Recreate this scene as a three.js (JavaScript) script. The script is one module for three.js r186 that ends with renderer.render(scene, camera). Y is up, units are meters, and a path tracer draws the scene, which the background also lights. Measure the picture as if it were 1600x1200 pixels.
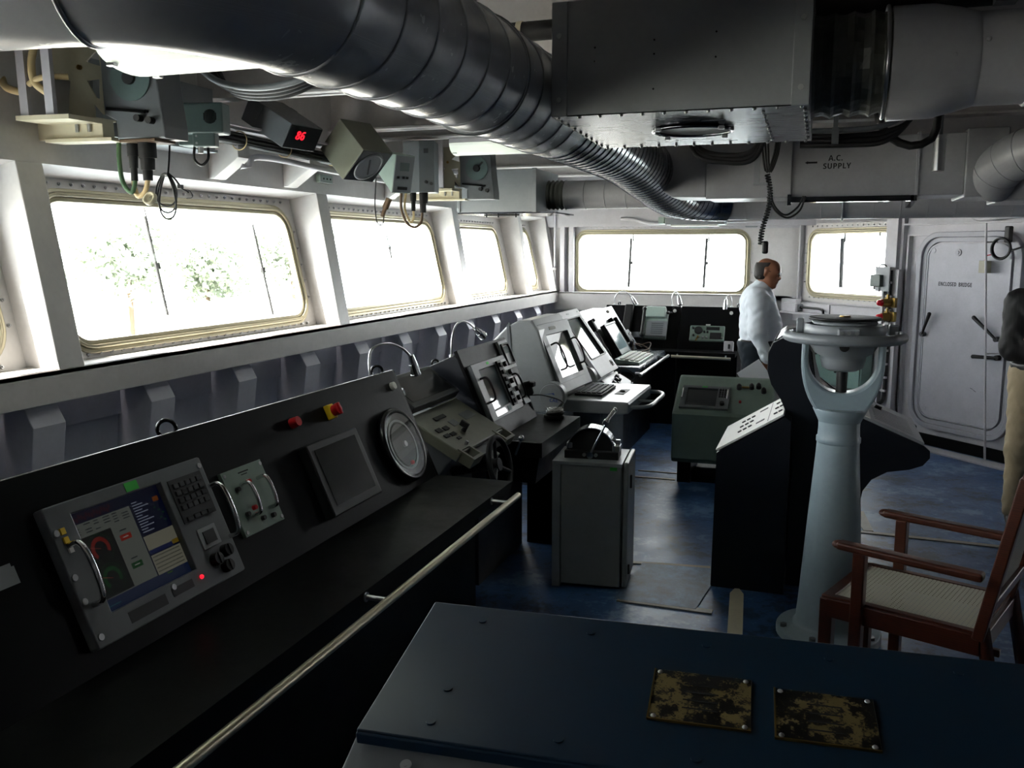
import * as THREE from 'three';
import { RoundedBoxGeometry } from 'three/addons/geometries/RoundedBoxGeometry.js';
import { TextGeometry } from 'three/addons/geometries/TextGeometry.js';
import { FontLoader } from 'three/addons/loaders/FontLoader.js';
import { RectAreaLightUniformsLib } from 'three/addons/lights/RectAreaLightUniformsLib.js';
import { mergeGeometries, mergeVertices, toCreasedNormals } from 'three/addons/utils/BufferGeometryUtils.js';

// ------------------------------------------------------------------ camera, sky, exposure
const scene = new THREE.Scene();
const camera = new THREE.PerspectiveCamera(46.4, 4 / 3, 0.05, 400);
camera.position.set(0, 1.75, 0);
camera.lookAt(-0.32039, 1.75 - 0.14972, -0.93538);
scene.background = new THREE.Color().setRGB(11, 11.1, 11.3);
const sun = new THREE.DirectionalLight('#fff6ea', 45);
sun.position.set(-10, 19, 6); sun.target.position.set(0, 0, -5); sun.castShadow = true;
sun.shadow.mapSize.set(4096, 4096); Object.assign(sun.shadow.camera, { left: -9, right: 9, top: 9, bottom: -9, near: 1, far: 60 });
scene.add(sun, sun.target);
const renderer = new THREE.WebGLRenderer({ antialias: true });
renderer.toneMapping = THREE.LinearToneMapping;
renderer.toneMappingExposure = 1.6;
renderer.shadowMap.enabled = true;
RectAreaLightUniformsLib.init();

// ------------------------------------------------------------------ helpers
let seed = 7;
const rnd = () => { seed = (seed * 1664525 + 1013904223) >>> 0; return seed / 4294967296; };
const V = (x, y, z) => new THREE.Vector3(x, y, z);
const PI = Math.PI;
const taken = new Map();
function numbered(n) { const k = taken.get(n) || 0; taken.set(n, k + 1); return k ? n + '_' + String(k).padStart(3, '0') : n; }
function prep(g) {
  g = g.index ? g.toNonIndexed() : g;
  for (const k of Object.keys(g.attributes)) if (!['position', 'normal', 'uv'].includes(k)) g.deleteAttribute(k);
  if (!g.attributes.normal) g.computeVertexNormals();
  if (!g.attributes.uv) g.setAttribute('uv', new THREE.BufferAttribute(new Float32Array(g.attributes.position.count * 2), 2));
  g.morphAttributes = {}; g.clearGroups();
  return g;
}
const _m = new THREE.Matrix4(), _q = new THREE.Quaternion();
function put(g, p = [0, 0, 0], r = [0, 0, 0]) {
  g = prep(g);
  g.applyMatrix4(_m.compose(V(...p), _q.setFromEuler(new THREE.Euler(...r)), V(1, 1, 1)));
  return g;
}
const bx = (w, h, d, x = 0, y = 0, z = 0, r = 0, rot = [0, 0, 0]) => put(r ? new RoundedBoxGeometry(w, h, d, 2, Math.min(r, w / 2.01, h / 2.01, d / 2.01)) : new THREE.BoxGeometry(w, h, d), [x, y, z], rot);
const bb = (x0, x1, y0, y1, z0, z1, r = 0) => bx(Math.abs(x1 - x0), Math.abs(y1 - y0), Math.abs(z1 - z0), (x0 + x1) / 2, (y0 + y1) / 2, (z0 + z1) / 2, r);
const cy = (r1, r2, h, x = 0, y = 0, z = 0, rot = [0, 0, 0], seg = 24) => put(new THREE.CylinderGeometry(r1, r2, h, seg), [x, y, z], rot);
const sp = (r, x = 0, y = 0, z = 0, s = [1, 1, 1], seg = 16) => { const g = prep(new THREE.SphereGeometry(r, seg, Math.ceil(seg * 0.6))); g.scale(...s); g.translate(x, y, z); g.computeVertexNormals(); return g; };
function rod(a, b, r, seg = 12, r2 = r) {
  a = V(...a); b = V(...b); const d = b.clone().sub(a), g = prep(new THREE.CylinderGeometry(r2, r, d.length(), seg));
  g.applyMatrix4(_m.compose(a.add(b).multiplyScalar(0.5), _q.setFromUnitVectors(V(0, 1, 0), d.normalize()), V(1, 1, 1)));
  return g;
}
function tube(pts, r, n = 48, seg = 10, closed = false, tension = 0.5) {
  return prep(new THREE.TubeGeometry(new THREE.CatmullRomCurve3(pts.map((p) => V(...p)), closed, 'centripetal', tension), n, r, seg, closed));
}
function shape(pts, hole) {
  const s = new THREE.Shape(pts.map((p) => new THREE.Vector2(p[0], p[1])));
  if (hole) for (const h of hole) s.holes.push(new THREE.Path(h.map((p) => new THREE.Vector2(p[0], p[1]))));
  return s;
}
function ext(pts, depth, bevel = 0, hole) {     // extruded along +z from 0 to depth
  const s = pts instanceof THREE.Shape ? pts : shape(pts, hole);
  const g = new THREE.ExtrudeGeometry(s, { depth: depth - 2 * bevel, bevelEnabled: bevel > 0, bevelSize: bevel, bevelThickness: bevel, bevelOffset: -bevel, bevelSegments: 2, curveSegments: 12 });
  g.translate(0, 0, bevel);
  return prep(g);
}
const prismZ = (pts, z0, z1, bevel = 0) => { const g = ext(pts, Math.abs(z1 - z0), bevel); g.translate(0, 0, Math.min(z0, z1)); return g; };
const prismX = (pts, x0, x1, bevel = 0) => { // pts are [z, y]
  const g = ext(pts.map(([z, y]) => [-z, y]), Math.abs(x1 - x0), bevel); g.rotateY(PI / 2); g.translate(Math.min(x0, x1), 0, 0); return g;
};
function rrect(x0, x1, y0, y1, r, n = 6) {
  const p = [];
  for (const [cx, cy0, a0] of [[x1 - r, y1 - r, 0], [x0 + r, y1 - r, PI / 2], [x0 + r, y0 + r, PI], [x1 - r, y0 + r, 1.5 * PI]])
    for (let i = 0; i <= n; i++) { const a = a0 + (i / n) * PI / 2; p.push([cx + r * Math.cos(a), cy0 + r * Math.sin(a)]); }
  return p;
}
const lathe = (pts, x = 0, y = 0, z = 0, seg = 40, rot = [0, 0, 0]) => put(new THREE.LatheGeometry(pts.map((p) => new THREE.Vector2(p[0], p[1])), seg), [x, y, z], rot);
const torus = (R, r, x, y, z, rot = [0, 0, 0], s = 40, t = 12, arc = 2 * PI) => put(new THREE.TorusGeometry(R, r, t, s, arc), [x, y, z], rot);
function boxUV(g) {
  const p = g.attributes.position, n = g.attributes.normal, u = g.attributes.uv;
  for (let i = 0; i < p.count; i++) {
    const ax = Math.abs(n.getX(i)), ay = Math.abs(n.getY(i)), az = Math.abs(n.getZ(i));
    if (ax >= ay && ax >= az) u.setXY(i, p.getZ(i), p.getY(i));
    else if (ay >= az) u.setXY(i, p.getX(i), p.getZ(i));
    else u.setXY(i, p.getX(i), p.getY(i));
  }
}
const worldBase = new WeakMap();
function mesh(name, geos, mat, parent = scene, o = {}) {
  geos = (Array.isArray(geos) ? geos : [geos]).flat();
  let g = geos.length > 1 ? mergeGeometries(geos, false) : geos[0];
  if (!g) throw new Error('merge failed ' + name);
  if (!o.uv) boxUV(g);
  const b = worldBase.get(parent); if (b && !o.local) g.translate(-b[0], -b[1], -b[2]);
  const m = new THREE.Mesh(g, mat);
  m.name = parent === scene ? numbered(name) : name;
  m.castShadow = m.receiveShadow = true;
  if (o.label) m.userData.label = o.label;
  if (o.kind) m.userData.kind = o.kind;
  parent.add(m);
  return m;
}
function thing(name, label, category, pos = [0, 0, 0], turn = 0, group, world = false) {
  const o = new THREE.Group(); o.name = numbered(name); scene.add(o);
  o.position.set(...pos); o.rotation.y = turn; o.userData = { label, category };
  if (group) o.userData.group = group;
  if (world) worldBase.set(o, pos);
  return o;
}
const wthing = (name, label, category, pos, group) => thing(name, label, category, pos, 0, group, true);
function struct(name, geos, mat) { const m = mesh(name, geos, mat); m.userData.kind = 'structure'; return m; }
function sgroup(name) { const o = new THREE.Group(); o.name = numbered(name); o.userData.kind = 'structure'; scene.add(o); return o; }
function frameOf(obj, o, ex, ey, parent) {       // local x, y on a surface, z out of it
  const X = V(...ex).normalize(), Z = X.clone().cross(V(...ey)).normalize(), Y = Z.clone().cross(X);
  const b = parent && worldBase.get(parent) || [0, 0, 0];
  obj.position.set(o[0] - b[0], o[1] - b[1], o[2] - b[2]);
  obj.quaternion.setFromRotationMatrix(new THREE.Matrix4().makeBasis(X, Y, Z));
  return obj;
}
// part built in the local axes of a frame F = [origin, ex, ey]
function fmesh(name, geos, mat, parent, F, o = {}) {
  const m = mesh(name, geos, mat, parent, { ...o, local: true });
  return frameOf(m, F[0], F[1], F[2], parent);
}

// ------------------------------------------------------------------ textures and materials
function noiseField(n, cells, sd) {
  const old = seed; seed = sd; const L = Array.from({ length: cells * cells }, rnd); seed = old;
  const f = new Float32Array(n * n), sm = (t) => t * t * (3 - 2 * t);
  for (let y = 0; y < n; y++) for (let x = 0; x < n; x++) {
    const u = x / n * cells, v = y / n * cells, i = Math.floor(u), j = Math.floor(v), a = sm(u - i), b = sm(v - j);
    const g = (p, q) => L[((q % cells) * cells) + (p % cells)];
    f[y * n + x] = (g(i, j) * (1 - a) + g(i + 1, j) * a) * (1 - b) + (g(i, j + 1) * (1 - a) + g(i + 1, j + 1) * a) * b;
  }
  return f;
}
function mixField(n, list) {
  const out = new Float32Array(n * n);
  for (const [c, w, s] of list) { const f = noiseField(n, c, s); for (let i = 0; i < out.length; i++) out[i] += w * (f[i] - 0.5); }
  return out;
}
function tex(n, fn, srgb, rx = 1, ry = rx) {
  const d = new Uint8Array(n * n * 4);
  for (let i = 0; i < n * n; i++) { const c = fn(i % n, Math.floor(i / n), i); for (let k = 0; k < 3; k++) d[i * 4 + k] = Math.max(0, Math.min(255, Math.round(255 * c[k]))); d[i * 4 + 3] = 255; }
  const t = new THREE.DataTexture(d, n, n); t.wrapS = t.wrapT = THREE.RepeatWrapping; t.magFilter = THREE.LinearFilter; t.minFilter = THREE.LinearMipmapLinearFilter;
  t.generateMipmaps = true; t.repeat.set(rx, ry); if (srgb) t.colorSpace = THREE.SRGBColorSpace; t.needsUpdate = true;
  return t;
}
const nA = mixField(256, [[4, 0.5, 11], [16, 0.3, 12], [64, 0.25, 13]]);
const paintTex = tex(256, (x, y, i) => { const v = 0.95 + 0.10 * nA[i]; return [v, v, v]; }, true, 1.2);
const roughTex = tex(256, (x, y, i) => { const v = 0.85 + 0.35 * nA[i]; return [v, v, v]; }, false, 1.7);
const nB = mixField(512, [[5, 0.9, 21], [14, 0.7, 22], [50, 0.5, 23], [170, 0.35, 24]]);
const floorTex = tex(512, (x, y, i) => {
  const w = Math.max(0, Math.min(1, (nB[i] - 0.18) * 4)), d = Math.max(0, Math.min(1, (-nB[i] - 0.2) * 4)), s = 1 + 0.25 * nB[i];
  const c = [0.20 * s, 0.33 * s, 0.50 * s];
  return [c[0] + w * 0.16 - d * 0.06, c[1] + w * 0.13 - d * 0.09, c[2] + w * 0.07 - d * 0.14];
}, true, 0.55);
const patchTex = tex(256, (x, y, i) => { const n = nB[((y * 2) % 512) * 512 + (x * 2) % 512], v = 1 + 0.55 * n; return [0.30 * v, 0.41 * v, 0.53 * v]; }, true, 2);
const brushF = (() => { const f = new Float32Array(256 * 256), a = noiseField(256, 64, 31), b = noiseField(256, 8, 32); for (let y = 0; y < 256; y++) for (let x = 0; x < 256; x++) f[y * 256 + x] = a[y * 256 + (x >> 4)] * 0.5 + b[y * 256 + x] * 0.5; return f; })();
const galvTex = tex(256, (x, y, i) => { const v = 0.70 + 0.35 * (brushF[i] - 0.5); return [v, v, v * 1.02]; }, true, 2.3);
const galvRough = tex(256, (x, y, i) => { const v = 0.75 + 0.7 * (brushF[i] - 0.5); return [v, v, v]; }, false, 2.3);
const woodTex = tex(256, (x, y, i) => { const r = 0.5 + 0.5 * Math.sin((y * 0.35 + 6 * nA[y * 256 + ((x >> 3) % 256)]) * 1.6); const v = 0.75 + 0.22 * r + 0.2 * nA[i]; return [0.30 * v, 0.13 * v, 0.06 * v]; }, true, 3, 6);
const caneAlpha = tex(128, (x, y) => { const u = (x % 16) / 16, v = (y % 16) / 16, d = Math.hypot(u - 0.5, v - 0.5); const a = d < 0.27 ? 0 : 1; return [a, a, a]; }, false, 8);
const stripeTex = tex(64, (x, y) => { const v = (x % 16) < 2 ? 0.10 : 0.028; return [v * 1.15, v, v * 0.95]; }, true, 12);
const brassTex = tex(256, (x, y, i) => { const t = Math.max(0, Math.min(1, 0.5 + nB[(y * 2) * 512 + x * 2] * 3.2)); return [0.42 * t + 0.045, 0.37 * t + 0.04, 0.22 * t + 0.035]; }, true, 7);

const C3 = (r, g, b) => new THREE.Color().setRGB(r, g, b);
const S = (color, rough = 0.5, metal = 0, o = {}) => new THREE.MeshStandardMaterial({ color, roughness: rough, metalness: metal, ...o });
const painted = (hex, rough = 0.55, o = {}) => S(hex, rough, 0, { map: paintTex, roughnessMap: roughTex, ...o });
const M = {
  white: painted('#c3c1c6', 0.5), beam: painted('#cfcac8', 0.5), sill: painted('#d0cdcb', 0.42), ceil: painted('#a9a5a2', 0.6),
  lower: painted('#bfc0cc', 0.55), door: painted('#b2b2ba', 0.45), doorframe: painted('#a8a8b0', 0.45),
  aft: painted('#545458', 0.6),
  floor: S('#ffffff', 0.5, 0, { map: floorTex, roughnessMap: roughTex }), patch: S('#ffffff', 0.5, 0, { map: patchTex }), strip: painted('#8d8778', 0.6), quay: painted('#a9a7a0', 0.9),
  black: new THREE.MeshPhysicalMaterial({ color: '#08080a', roughness: 0.46, specularIntensity: 0.22, map: paintTex, roughnessMap: roughTex }), deskblack: painted('#0b0b0d', 0.4), blackGloss: painted('#101012', 0.25), navy: new THREE.MeshPhysicalMaterial({ color: '#12161e', roughness: 0.5, specularIntensity: 0.6, map: paintTex, roughnessMap: roughTex }), bluetop: new THREE.MeshPhysicalMaterial({ color: '#0d2233', roughness: 0.42, specularIntensity: 0.6, map: paintTex, roughnessMap: roughTex }),
  rubber: S('#0c0c0d', 0.7), plastic: S('#0c0c0e', 0.5), darkplastic: S('#1d1d20', 0.55), screw: S('#a7a8aa', 0.35, 1),
  greypaint: painted('#8d9296', 0.42), greydark: painted('#5d6164', 0.45), greymid: painted('#8e9295', 0.45), greybody: painted('#86898a', 0.4),
  duct: painted('#b0b3b8', 0.3, { metalness: 0.12 }), ductpaint: painted('#9b9b9e', 0.4), galv: S('#83868c', 0.15, 1, { map: galvTex, roughnessMap: galvRough }),
  dullmetal: S('#55585d', 0.3, 0.85, { map: galvTex, roughnessMap: galvRough }), silver: S('#b9bcc0', 0.24, 1, { map: galvTex }), foil: S('#6a6b62', 0.42, 0.3, { map: paintTex }),
  chrome: S('#d9dadc', 0.13, 1), steel: S('#b7b8ba', 0.28, 1), rail: S('#c3bda6', 0.3, 0.85), brass: S('#8a7140', 0.35, 1),
  goldframe: S('#a39c84', 0.3, 0.6), olive: painted('#6f7062', 0.45), beige: painted('#a9a48f', 0.5), cream: painted('#cfc6ab', 0.5),
  teal: painted('#566866', 0.45), green: painted('#73857b', 0.45), greendark: painted('#5f6c65', 0.45), greenlight: painted('#a3b5ac', 0.42), mint: painted('#8fb0a8', 0.45),
  pelorus: painted('#8fa0a8', 0.4), wood: S('#ffffff', 0.34, 0, { map: woodTex }), cane: S('#b9b7a8', 0.6, 0, { alphaMap: caneAlpha, alphaTest: 0.5, side: THREE.DoubleSide }),
  cable: S('#121213', 0.5), cablecream: S('#c7b184', 0.55), cablegreen: S('#4b6b4b', 0.6), brown: S('#5b4530', 0.6), wirewhite: S('#d8d6cf', 0.6),
  red: S('#b3141c', 0.4), yellow: S('#d9b21c', 0.5), orange: S('#d9561c', 0.45), lime: S('#2fae3a', 0.6), label: S('#d9d9d4', 0.6), ink: S('#111214', 0.8),
  brassplate: S('#ffffff', 0.4, 0.45, { map: brassTex }),
  glass: new THREE.MeshPhysicalMaterial({ color: '#fbfdfc', roughness: 0, transmission: 1, thickness: 0, ior: 1.5 }),
  screengrey: new THREE.MeshPhysicalMaterial({ color: '#6f7c7e', roughness: 0.03, ior: 1.75 }), screendark: S('#1d1e1d', 0.14), screenblue: S('#8fa5ac', 0.08),
  skin: S('#8a5a41', 0.5), hair: S('#2a2522', 0.6), shirt: S('#d8dfe6', 0.75), jeans: S('#121e28', 0.85), belt: S('#151312', 0.4), khaki: S('#a8987a', 0.8),
  darkshirt: S('#ffffff', 0.7, 0, { map: stripeTex }), shoe: S('#2a2019', 0.5), paper: S('#dcdce2', 0.8), spectacles: S('#2a2a2a', 0.3, 0.6),
  led: S('#200205', 0.4, 0, { emissive: '#ff1a2c', emissiveIntensity: 1.1 }), leaf: S('#8b9684', 0.9, 0, { side: THREE.DoubleSide }), bark: S('#5a4c3d', 0.9), shed: painted('#8b9197', 0.7),
  lens: S('#c41d2b', 0.2), tube: S('#eef4ea', 0.4, 0, { emissive: '#f2fff0', emissiveIntensity: 0.22 }),
};
const font = await new FontLoader().loadAsync('fonts/droid/droid_sans_bold.typeface.json');
function textGeo(str, h, depth = 0.001) {
  const g = new TextGeometry(str, { font, size: h, depth, curveSegments: 3, bevelEnabled: false }); g.computeBoundingBox();
  g.translate(-(g.boundingBox.min.x + g.boundingBox.max.x) / 2, -h / 2, 0); return prep(g);
}

// ------------------------------------------------------------------ room shell
// x: aft is +, the window front is -; z: the far side wall is at -9.94; y up
const XR = 3.3, ZB = 3.2, ZF = -9.94, CEIL = 2.95;
const DW = [[-0.177, 0, ZF], [0.6793, 0, 0.7338], [0, 1, 0]];        // slanting door wall: origin, along, up
const floor = struct('floor', bb(-3.5, XR, -0.1, 0, -10.2, ZB), M.floor);
const strips = [
  [[-1.32, -6.70], [-0.98, -6.70], 0.03], [[-1.3, -6.90], [-0.98, -6.90], 0.02], [[-0.93, -4.79], [-0.5, -4.85], 0.035], [[-0.89, -4.24], [-0.42, -4.23], 0.05],
  [[0.27, -5.80], [1.15, -5.76], 0.045], [[0.318, -6.26], [0.357, -5.83], 0.06], [[1.15, -5.76], [2.4, -5.70], 0.045],
];
for (const [a, b, w] of strips) {
  const L = Math.hypot(b[0] - a[0], b[1] - a[1]);
  mesh('edge_strip', bx(L, 0.006, w, (a[0] + b[0]) / 2, 0.003, (a[1] + b[1]) / 2, 0, [0, -Math.atan2(b[1] - a[1], b[0] - a[0]), 0]), M.strip, floor, { label: 'pale worn edging strip on the blue deck' });
}
mesh('deck_patch', put(ext([[0, 0], [0.41, 0.0], [0.47, 0.6], [0.04, 0.56]], 0.002), [-0.91, 0.0045, -4.235], [-PI / 2, 0, 0]), M.patch, floor, { label: 'worn pale blue patch of deck covering' });
{ // pale strip with a pointed end, stuck to the deck
  const g = ext([[-0.034, 0], [0.034, 0], [0.034, 0.5], [0.012, 0.57], [-0.012, 0.57], [-0.034, 0.5]], 0.004);
  mesh('deck_strip', put(g, [-0.293, 0.004, -4.0], [-PI / 2, 0, 0.07]), M.cream, floor, { label: 'pale pointed strip on the blue deck' });
}
// ceiling with beams
const ceiling = struct('ceiling', bb(-3.5, XR, CEIL, CEIL + 0.1, -10.2, ZB), M.ceil);
for (const z of [2.7, 1.4, 0.1, -1.2, -2.5, -3.86, -5.15, -5.62, -6.7, -7.9, -9.0])
  mesh('beam', [bb(-3.0, XR, 2.47, CEIL, z - 0.012, z + 0.012), bb(-3.0, XR, 2.47, 2.485, z - 0.06, z + 0.06, 0.004)], M.beam, ceiling);
for (const x of [-2.1, -0.2, 1.2, 2.4]) mesh('stringer', bb(x - 0.01, x + 0.01, 2.75, CEIL, -9.9, ZB), M.beam, ceiling);
// aft wall, starboard end wall
struct('wall_aft', bb(XR, XR + 0.1, -0.1, CEIL + 0.1, -6.4, ZB), M.aft);
struct('wall_starboard', bb(-3.5, XR + 0.1, -0.1, CEIL + 0.1, ZB, ZB + 0.1), M.aft);

// ---- front wall: lower wall, sill beam, pillars, header, inclined windows
const WF = [[-2.99, 1.275, 0], [0, 0, -1], [-0.22, 1, 0]];
const wallFront = struct('wall_front', [
  prismZ([[-3.02, 1.15], [-3.16, 0.0], [-3.30, 0.0], [-3.16, 1.15]], ZF, ZB),
  prismZ([[-3.16, 1.0], [-3.02, 1.0], [-3.02, 1.26], [-3.16, 1.26]], ZF, ZB),
], M.lower);
for (let k = -8; k < 11; k++) {
  const u = 2.69 + 0.652 * k; if (u > 9.7) continue;
  const prof = [[-2.875, 1.115], [-2.845, 1.06], [-3.0, 0.0], [-3.16, 0.0], [-3.04, 1.15], [-2.90, 1.15]];
  mesh('stiffener', prismZ(prof, -u - 0.08, -u + 0.08, 0.004), M.lower, wallFront);
}
struct('trim_1', [bb(-3.0, -2.82, 1.255, 1.278, ZF, ZB, 0.004), bb(-2.845, -2.82, 1.148, 1.278, ZF, ZB, 0.004), bb(-3.0, -2.845, 1.148, 1.16, ZF, ZB)], M.sill).userData.label = 'white steel sill beam along the front windows';
const pillars = [[-2.9, 0.13], [-0.75, 0.13], [0.62, 0.13], [2.80, 0.131], [4.998, 0.124], [7.145, 0.115], [8.87, 0.1], [9.85, 0.13]];
for (const [u, w] of pillars) {
  const prof = [[-2.822, 1.275], [-2.965, 2.09], [-3.19, 2.09], [-3.01, 1.275]];
  struct('trim_2', prismZ(prof, -u - w / 2, -u + w / 2, 0.004), M.sill).userData.label = 'white inclined steel pillar between front windows';
}
const header = struct('trim_3', [
  prismZ([[-2.962, 2.085], [-2.962, CEIL], [-2.99, CEIL], [-2.99, 2.115], [-3.2, 2.07], [-3.19, 2.045]], ZF, ZB),
], M.sill);
header.userData.label = 'white steel header plate above the front windows';
for (const z of [-3.95, -4.62, -5.9]) mesh('gusset', prismZ([[-2.96, 2.10], [-2.93, 2.10], [-2.78, 2.2], [-2.78, 2.28], [-2.96, 2.28]], z - 0.05, z + 0.05, 0.003), M.sill, header);
mesh('girder', [bb(-2.81, -2.795, 2.215, 2.5, -3.74, -2.98), bb(-2.96, -2.78, 2.205, 2.218, -3.74, -2.98)], M.greypaint, header, { label: 'grey longitudinal girder plate' });

function ringShape(o, i) { return shape(o, [i.slice().reverse()]); }
function makeWindow(idx, F, u0, u1, gx0, gx1, gy0, gy1, r, h, label, wipers = [], wr = 0.007) {
  const g = sgroup('window_' + idx); g.userData.label = label; frameOf(g, F[0], F[1], F[2]);
  mesh('plate', ext(ringShape([[u0, 0], [u1, 0], [u1, h], [u0, h]], rrect(gx0 - 0.02, gx1 + 0.02, gy0 - 0.02, gy1 + 0.02, r + 0.02)), 0.02), M.sill, g).position.z = -0.02;
  const rr = (e) => rrect(gx0 - e, gx1 + e, gy0 - e, gy1 + e, r + e, 8);
  const f1 = mesh('frame', [
    ext(ringShape(rr(0.056), rr(0.038)), 0.014, 0.004), ext(ringShape(rr(0.037), rr(0.018)), 0.024, 0.006), ext(ringShape(rr(0.017), rr(-0.003)), 0.012, 0.004),
    (() => { const q = ext(ringShape(rr(0.022), rr(0)), 0.03); q.translate(0, 0, -0.028); return q; })(),
  ], M.goldframe, g, { label: 'pale gold window frame with rounded corners' });
  const gl = mesh('pane', put(ext(rr(0.004), 0.006), [0, 0, -0.018]), M.glass, g);
  const bolts = [], W = gx1 - gx0, H = gy1 - gy0, nx = Math.round(W / 0.068), ny = Math.round(H / 0.095), e = 0.078;
  const bolt = (x, y) => bolts.push(cy(0.008, 0.008, 0.008, x, y, 0.004, [PI / 2, 0, 0], 6), cy(0.0045, 0.0045, 0.014, x, y, 0.007, [PI / 2, 0, 0], 6));
  for (let i = 0; i <= nx; i++) { const x = gx0 + W * i / nx; bolt(x, gy1 + e); bolt(x, gy0 - e + 0.022); }
  for (let i = 1; i < ny; i++) { const y = gy0 + H * i / ny; bolt(gx0 - e, y); bolt(gx1 + e, y); }
  mesh('bolts', bolts, M.steel, g, { kind: 'stuff', label: 'small bolts round the window frame' });
  for (const [x, a, y0, y1] of wipers)
    mesh('wiper', [rod([x, y0, -0.06], [x + a, y1, -0.06], wr, 8), rod([x + 0.02, gy1 + 0.05, -0.07], [x + 0.02, y0 - 0.04, -0.07], wr * 0.5, 6), bx(0.02, 0.03, 0.02, x + 0.01, (y0 + y1) / 2, -0.065)], M.rubber, g, { label: 'thin wiper blade outside the pane' });
  return g;
}
makeWindow(7, WF, -2.84, -0.81, -2.72, -0.93, 0.075, 0.69, 0.11, 0.835, 'front window nearest the starboard end wall');
makeWindow(8, WF, -0.69, 0.56, -0.57, 0.44, 0.075, 0.69, 0.11, 0.835, 'narrower front window abreast of the blue topped console');
makeWindow(9, WF, 0.68, 2.735, 0.80, 2.62, 0.075, 0.69, 0.11, 0.835, 'front window beyond the first pillar, only its edge seen');
makeWindow(1, WF, 2.865, 4.936, 2.99, 4.825, 0.075, 0.692, 0.11, 0.835, 'large front window above the long black console', [[3.69, -0.005, 0.66, 0.16], [4.58, 0, 0.64, 0.1]]);
makeWindow(2, WF, 5.06, 7.09, 5.19, 6.985, 0.075, 0.685, 0.11, 0.835, 'front window behind the two gooseneck lamps', [[6.3, 0.0, 0.6, 0.42]]);
makeWindow(3, WF, 7.2, 8.82, 7.33, 8.58, 0.075, 0.665, 0.11, 0.835, 'front window beneath the grey ventilation box');
makeWindow(4, WF, 8.92, 9.79, 9.05, 9.62, 0.075, 0.665, 0.1, 0.835, 'narrow front window in the corner, seen edge on');

// ---- far side wall (port) with its window
const PF = [[-3.3, 0, ZF], [1, 0, 0], [0, 1, 0]];
struct('wall_port', [
  bb(-3.3, -0.12, -0.1, 1.25, ZF - 0.1, ZF), bb(-3.3, -0.12, 1.96, CEIL, ZF - 0.1, ZF),
], M.white);
makeWindow(5, [[-3.3, 1.2, ZF], [1, 0, 0], [0, 1, 0]], 0.05, 3.13, 0.695, 2.525, 0.09, 0.70, 0.10, 0.80, 'wide window in the far wall with rounded corners', [[1.28, -0.02, 0.66, 0.12], [2.11, -0.02, 0.66, 0.12]], 0.014);
struct('trim_4', [bb(-2.85, -0.5, 1.245, 1.262, ZF, ZF + 0.12, 0.004), bb(-2.85, -0.5, 1.06, 1.262, ZF + 0.105, ZF + 0.12, 0.003)], M.sill).userData.label = 'white sill beam beneath the far window';
struct('trim_5', [bb(-2.80, -2.745, 1.25, 2.06, ZF, ZF + 0.1, 0.006), bb(-2.70, -2.645, 1.25, 2.06, ZF, ZF + 0.09, 0.006)], M.white).userData.label = 'white corner posts beside the far window';
mesh('conduit', [tube([[-2.85, 1.26, ZF + 0.13], [-2.85, 2.2, ZF + 0.13]], 0.012, 8), sp(0.022, -2.85, 1.52, ZF + 0.14)], M.white, scene).userData = { label: 'white conduit with a small round fitting in the far corner', category: 'conduit' };
struct('trim_6', [bb(-3.0, 0.1, 1.985, 2.0, ZF, ZF + 0.11), bb(-3.0, 0.1, 1.985, 2.3, ZF + 0.1, ZF + 0.115)], M.white).userData.label = 'white ledge above the far window';

// ---- slanting wall with window and door
const DL = 4.9;
const wd = sgroup('wall_port_slanting'); frameOf(wd, ...DW);
mesh('plating', [
  put(bb(0, 0.02, 0, CEIL, -0.1, 0)), bb(0.02, 1.22, 0, 1.21, -0.1, 0), bb(0.02, 1.22, 2.0, CEIL, -0.1, 0), bb(1.22, DL, 0, CEIL, -0.1, 0),
], M.white, wd);
makeWindow(6, [[-0.177, 1.16, ZF], DW[1], DW[2]], 0.0, 1.3, 0.11, 1.20, 0.145, 0.735, 0.1, 0.87, 'window in the slanting wall beside the door', [[0.47, 0.01, 0.69, 0.2], [0.92, 0.01, 0.69, 0.2]], 0.02);
mesh('post', [bb(1.165, 1.30, 0.2, 2.15, 0, 0.09, 0.005), bb(1.3, 1.33, 0.0, 2.05, 0, 0.05, 0.004)], M.white, wd, { label: 'white steel post between window and door' });
mesh('ledge', [bb(-0.02, 1.18, 1.185, 1.2, 0, 0.10, 0.003), bb(-0.02, 1.18, 1.0, 1.2, 0.088, 0.10, 0.003)], M.white, wd);
mesh('frame_bar', [bb(1.33, 2.6, 1.955, 1.97, 0, 0.07), bb(1.38, 2.2, 1.86, 1.875, 0, 0.05), bb(1.38, 1.395, 0.1, 1.875, 0, 0.05)], M.white, wd);
mesh('pilaster', [bb(-0.02, 0.0, 1.2, 2.1, 0, 0.06, 0.004)], M.white, wd);
struct('baseboard_port', frameGeo([bb(1.3, DL, 0, 0.10, 0.0, 0.012)]), M.black);
struct('trim_7', frameGeo([bb(1.32, DL, 0, 0.018, 0.10, 0.25, 0.006)]), M.white).userData.label = 'white painted strip of deck along the slanting wall';
function frameGeo(gs, F = DW) {
  const o = frameOf(new THREE.Object3D(), ...F); o.updateMatrix();
  return gs.map((g) => { g = prep(g); g.applyMatrix4(o.matrix); return g; });
}
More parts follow.
